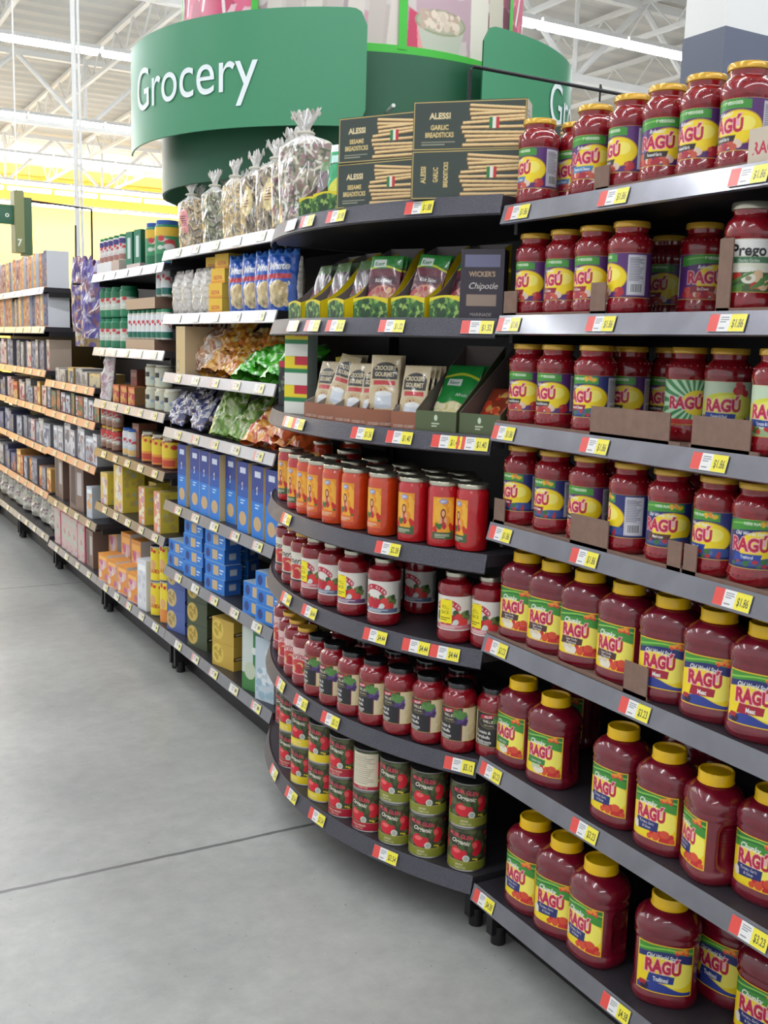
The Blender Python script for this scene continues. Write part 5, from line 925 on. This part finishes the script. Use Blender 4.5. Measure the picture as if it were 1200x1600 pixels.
def wraptext(txt, R, aL, aR, zb, zt, cap=.7):
    cu = bpy.data.curves.new('t', 'FONT'); cu.body = txt; cu.size = 1; cu.offset = .0; ob = bpy.data.objects.new('t', cu); COL.objects.link(ob); dg = bpy.context.evaluated_depsgraph_get(); dg.update()
    me = bpy.data.meshes.new_from_object(ob.evaluated_get(dg)); bpy.data.objects.remove(ob); V = np.array([v.co[:] for v in me.vertices]); x0, x1 = V[:, 0].min(), V[:, 0].max(); ht = cap
    A = aL+(V[:, 0]-x0)/(x1-x0)*(aR-aL); Z = zb+V[:, 1]/ht*(zt-zb); P = np.stack([R*np.cos(A), R*np.sin(A), Z], -1); me.vertices.foreach_set('co', P.ravel()); me.materials.clear(); me.materials.append(M['signwhite']); me.update(); return me
rd = math.radians
op = newobj('outer_panel', curved(1.0, rd(-201), rd(-114.7), 2.315, 2.735, 'signgreen').mesh('outer_panel', True, 60), sg)
aL, _ = hit(215, 130, 1.004); aR, _ = hit(403, 90, 1.004); zb = hit(232, 168, 1.004)[1]; zt = hit(232, 101, 1.004)[1]
if aL > 0: aL -= 2*math.pi
newobj('lettering', wraptext('Grocery', 1.005, aL, aR, zb, zt), op)['label'] = 'white Grocery lettering'
op2 = newobj('outer_panel', curved(1.0, rd(-87.6), rd(20), 2.315, 2.735, 'signgreen').mesh('outer_panel', True, 60), sg)
a2 = hit(860, 150, 1.004)[0]; newobj('lettering', wraptext('Grocery', 1.005, a2, a2+(aR-aL), zb, zt), op2)['label'] = 'white Grocery lettering'
A = np.linspace(0, 2*math.pi, 97)[:-1]
def ring(R, z0, z1, mat): b = MB(); b.grid(np.array([np.stack([r_*np.cos(A), r_*np.sin(A), 0*A+z_], -1) for r_, z_ in ((R, z0), (R, z1), (R-.012, z1), (R-.012, z0), (R, z0))]), mat=mat, wrapu=True); return b
newobj('inner_drum', ring(.867, 2.15, 2.62, 'signdark').mesh('inner_drum', True, 50), sg)
fr = newobj('poster_frame', None, sg)
lim = ring(.775, 2.60, 2.675, 'signlime'); ap = hit(630, 30, .775)[0]
for k in range(8):
    a = ap+k*math.pi/4; da = .022; b2_ = lim
    b2_.grid(np.array([[[.777*math.cos(q), .777*math.sin(q), zz] for q in (a-da, a+da)] for zz in (2.66, 3.34)]), mat='signlime')
lim2 = ring(.775, 3.34, 3.40, 'signlime'); bpy.data.objects.remove(fr)
fr = newobj('poster_frame', lim.mesh('poster_frame', False), sg); newobj('top_band', lim2.mesh('top_band', False), sg)
def poster(k):
    c = Cv(620, 700, 4, (196, 150, 160))
    if k == 0:   # a bowl of dip
        c.blobs(40, 0, 0, 620, 700, 40, 110, [(120, 60, 80), (150, 80, 100), (190, 160, 170), (206, 196, 190)], 3); c.poly([(20, 0), (110, 0), (70, 150), (30, 170)], (200, 50, 90)); c.poly([(70, 20), (130, 0), (110, 60), (60, 150)], (226, 150, 150))
        c.poly([(60, 130), (290, 110), (260, 10), (220, -20), (140, -20), (90, 30)], (190, 194, 176)); c.ell(176, 130, 122, 48, (150, 154, 120)); c.ell(176, 130, 112, 40, (176, 176, 150)); c.blobs(60, 90, 110, 260, 160, 9, 18, [(214, 196, 176), (226, 210, 190), (190, 166, 146)], 2)
        c.poly([(330, 0), (440, 0), (430, 500), (320, 500)], (226, 222, 206)); c.poly([(450, 0), (560, 0), (540, 600), (430, 600)], (210, 204, 186))
    elif k == 1:   # pale roots
        c.blobs(30, 0, 0, 620, 700, 60, 130, [(190, 176, 168), (206, 196, 190), (170, 150, 150)], 4)
        for q in range(7): c.poly([(40+q*85, -10), (110+q*85, -10), (150+q*85, 500), (90+q*85, 520)], ((216, 206, 196), (196, 184, 176))[q % 2])
    else:
        c.blobs(60, 0, 0, 620, 700, 40, 100, [(206, 50, 100), (226, 90, 130), (180, 30, 80), (236, 190, 200)], 5); c.strokes(12, 0, 0, 620, 700, 200, 400, 20, [(240, 226, 226)], 3)
    return c
for k in range(8):
    a0 = ap+k*math.pi/4; mb = MB(); kk = (0, 2, 1, 2, 1, 2, 2, 1)[k]
    poster(kk).on(mb, lambda U, V: (.768*np.cos(a0+U*math.pi/4), .768*np.sin(a0+U*math.pi/4), 2.655+V*.70), 'print'); newobj('poster', mb.mesh('poster', True, 60), sg)
for k in range(3):
    a = k*2.094+.6; newobj('cable', MB().tube([(.76*math.cos(a), .76*math.sin(a), 3.35), (.76*math.cos(a), .76*math.sin(a), 6.5)], .004, 6, 'white').mesh('cable'), sg)
b = MB()
for k in range(6):
    a = k*math.pi/3+.2; b.tube([(0, 0, 2.40), (.99*math.cos(a), .99*math.sin(a), 2.40)], .008, 6, 'white'); b.tube([(.75*math.cos(a), .75*math.sin(a), 2.3), (.75*math.cos(a), .75*math.sin(a), 3.35)], .006, 6, 'white')
newobj('spider_bracket', b.mesh('spider_bracket'), sg)
# ================================================================== column, pole, rods, aisle marker
b = MB(); b.box(4.17, 4.67, 4.0, 4.29, 0, 3.13, mat='slate'); o = newobj('trim_60', b.mesh('column_cladding', False)); o['kind'] = 'structure'
b = MB(); b.box(4.175, 4.665, 4.005, 4.285, 3.13, 6.5, mat='white'); o = newobj('trim_61', b.mesh('column_top', False)); o['kind'] = 'structure'
P0 = CAM+ray(122, 400)*8.1/ray(122, 400)[1]; P1 = CAM+ray(112, -40)*8.1/ray(112, -40)[1]; P1 = P0+(P1-P0)*((6.5-P0[2])/(P1[2]-P0[2])); P0 = P0-(P1-P0)*((P0[2]-1.86)/(P1[2]-P0[2]))
b = MB(); b.tube([P0, P1], .017, 10, 'white'); b.tube([P0+(.036, 0, 0), P1+(.036, 0, 0)], .010, 8, 'white'); tag(newobj('conduit_pole', b.mesh('conduit_pole')), 'thin white pole rising from the far shelves to the roof', 'pole')
ya, za = pyz(735, 103, 1.72); XE = 2.37
b = MB(); b.tube([(1.72, ya, BZ[0]+.001), (1.72, ya, za-.01), (1.73, ya, za), (XE, ya, za), (XE+.01, ya, za-.01), (XE+.01, ya, 1.8015)], .0055, 8, 'blackmetal'); b.tube([(2.2, ya, za), (2.2, ya+.008, za+.02), (2.2, ya+.008, za-.03)], .003, 6, 'blackmetal')
tag(newobj('wire_sign_holder', b.mesh('wire_sign_holder')), 'thin black wire rod above the breadstick boxes', 'rod')
for k, (yy, nm) in enumerate((((2.04, 3.305), 'bowed display'), (AY, 'pasta bay'), (BY, 'shaker bay'), (CY, 'low bay'), (DY, 'bay of tall boxes'))):
    r = newobj('rear_shelf', None, None, (2.2, (yy[0]+yy[1])/2, 1.80)); tag(r, 'grey-edged top shelf on the rear side of the %s' % nm, 'shelf'); h = (yy[1]-yy[0])/2-.003
    newobj('deck', MB().box(-.24, .22, -h, h, -.028, 0, mat='deck').mesh('deck', False), r); newobj('price_rail', MB().box(.221, .228, -h, h, -.04, .003, mat='rail').mesh('price_rail', False), r)
Y = 7.4; pt = lambda px, py: CAM+ray(px, py)*Y/ray(px, py)[1]
a, b1_, b2_, b3_, b4_ = pt(48, 314), pt(143, 327), pt(143, 410), pt(118, 352), pt(118, 410)
wz = 1.8012; b = MB(); b.tube([(a[0], Y, a[2]), (b1_[0], Y, b1_[2]), (b1_[0], Y, wz)], .008, 6, 'blackmetal'); b.tube([(b3_[0], Y, b3_[2]), (b4_[0], Y, wz)], .006, 6, 'blackmetal'); tag(newobj('wire_sign_holder', b.mesh('wire_sign_holder')), 'thin dark wire frame standing on the far shelves before the yellow wall', 'rack')
Y = 10.4; L_, R_ = pt(22, 300), pt(37, 300); top, bot = pt(30, 297)[2], pt(30, 394)[2]; w = R_[0]-L_[0]; am = newobj('aisle_marker', None, None, (L_[0], Y, bot)); tag(am, 'green aisle marker numbered 7 above the farthest shelves', 'sign')
M['olive'] = principled('olive_green_marker', (128, 132, 88), .5); M['darkolive'] = principled('dark_green_marker', (66, 92, 62), .5)
newobj('pillar', MB().box(0, w, 0, .20, 0, top-bot, mat='olive').mesh('pillar', False), am); newobj('side_cheek', MB().box(w, w+.07, .0, .22, -.02, top-bot-.06, mat='darkolive').mesh('side_cheek', False), am)
z1, z0 = pt(12, 319)[2]-bot, pt(12, 349)[2]-bot; bl = newobj('blade', MB().box(-.34, 0, .04, .09, z0, z1, mat='signdark').mesh('blade', False), am); c = Cv(40, 60, 2, (128, 132, 88)); c.text('7', 20, 12, 50, (226, 232, 220), bold=.02); mb = MB(); c.on(mb, lambda u, v: (.01+u*.06, -.002+0*u, .04+v*.10)); newobj('number_panel', mb.mesh('number_panel', False), am)
mb = MB(); mb.tube([(w/2, .1, top-bot), (w/2, .1, 6.5-bot)], .006, 6, 'white'); newobj('cable', mb.mesh('cable'), am)
c = Cv(60, 60, 2, (36, 92, 64)); c.text('o', 36, 14, 40, (226, 232, 220), bold=.02); mb = MB(); c.on(mb, lambda u, v: (-.12+u*.10, .038+0*u, z0+.04+v*.10)); newobj('lettering_panel', mb.mesh('lettering_panel', False), bl)
# lamp row added to brighten the far wall, and the orange fascia
M['wash'] = principled('bright_wall_washer_diffuser', (255, 255, 255), .5, emis=(255, 250, 238), es=120); M['orange'] = principled('orange_fascia', (240, 150, 50), .6)
b = MB(); b.box(-9, 16, 33.3, 33.48, 5.45, 6.2, mat='orange'); o = newobj('trim_70', b.mesh('fascia', False)); o['kind'] = 'structure'
b = MB(); b.box(-.6, .6, -.06, .06, .0, .05, mat='white'); h1 = b.mesh('housing', False); b = MB(); b.box(-.58, .58, -.10, .10, -.05, -.001, mat='wash'); d1 = b.mesh('diffuser', False); WW = Kind('added_wall_light', 'light', [('housing', h1), ('diffuser', d1)], (1.2, .2, .1))
for k in range(12): WW.put((-1.5+k*1.3, 31.6, 5.6), 0, 'very bright added light washing the far yellow wall', 'added lights brightening the far wall')
for k in range(12): newobj('suspension_rod', MB().tube([(0, 0, .05), (0, 0, .94)], .006, 5, 'white').mesh('suspension_rod'), bpy.data.objects['added_wall_light' + ('.%03d' % k if k else '')])
# ================================================================== nudge jars and cans so that none stands inside its neighbour
RND = [(o, (s_[0]+s_[1])/4*(.94 if s_[0] > .105 else 1)) for o, s_ in SZ if o['category'] in ('jar', 'can', 'tin', 'canister', 'shaker')]
PRS = [(a, b_, ra+rb) for i, (a, ra) in enumerate(RND) for b_, rb in RND[i+1:] if abs(a.location.z-b_.location.z) < .03 and (a.location-b_.location).length < .3]
for it in range(60):
    for a, b_, m_ in PRS:
        v = Vector((b_.location.x-a.location.x, b_.location.y-a.location.y, 0)); d = v.length
        if d < m_+.0008: v = v/max(d, 1e-6)*(m_+.0012-d)/2; a.location -= v; b_.location += v
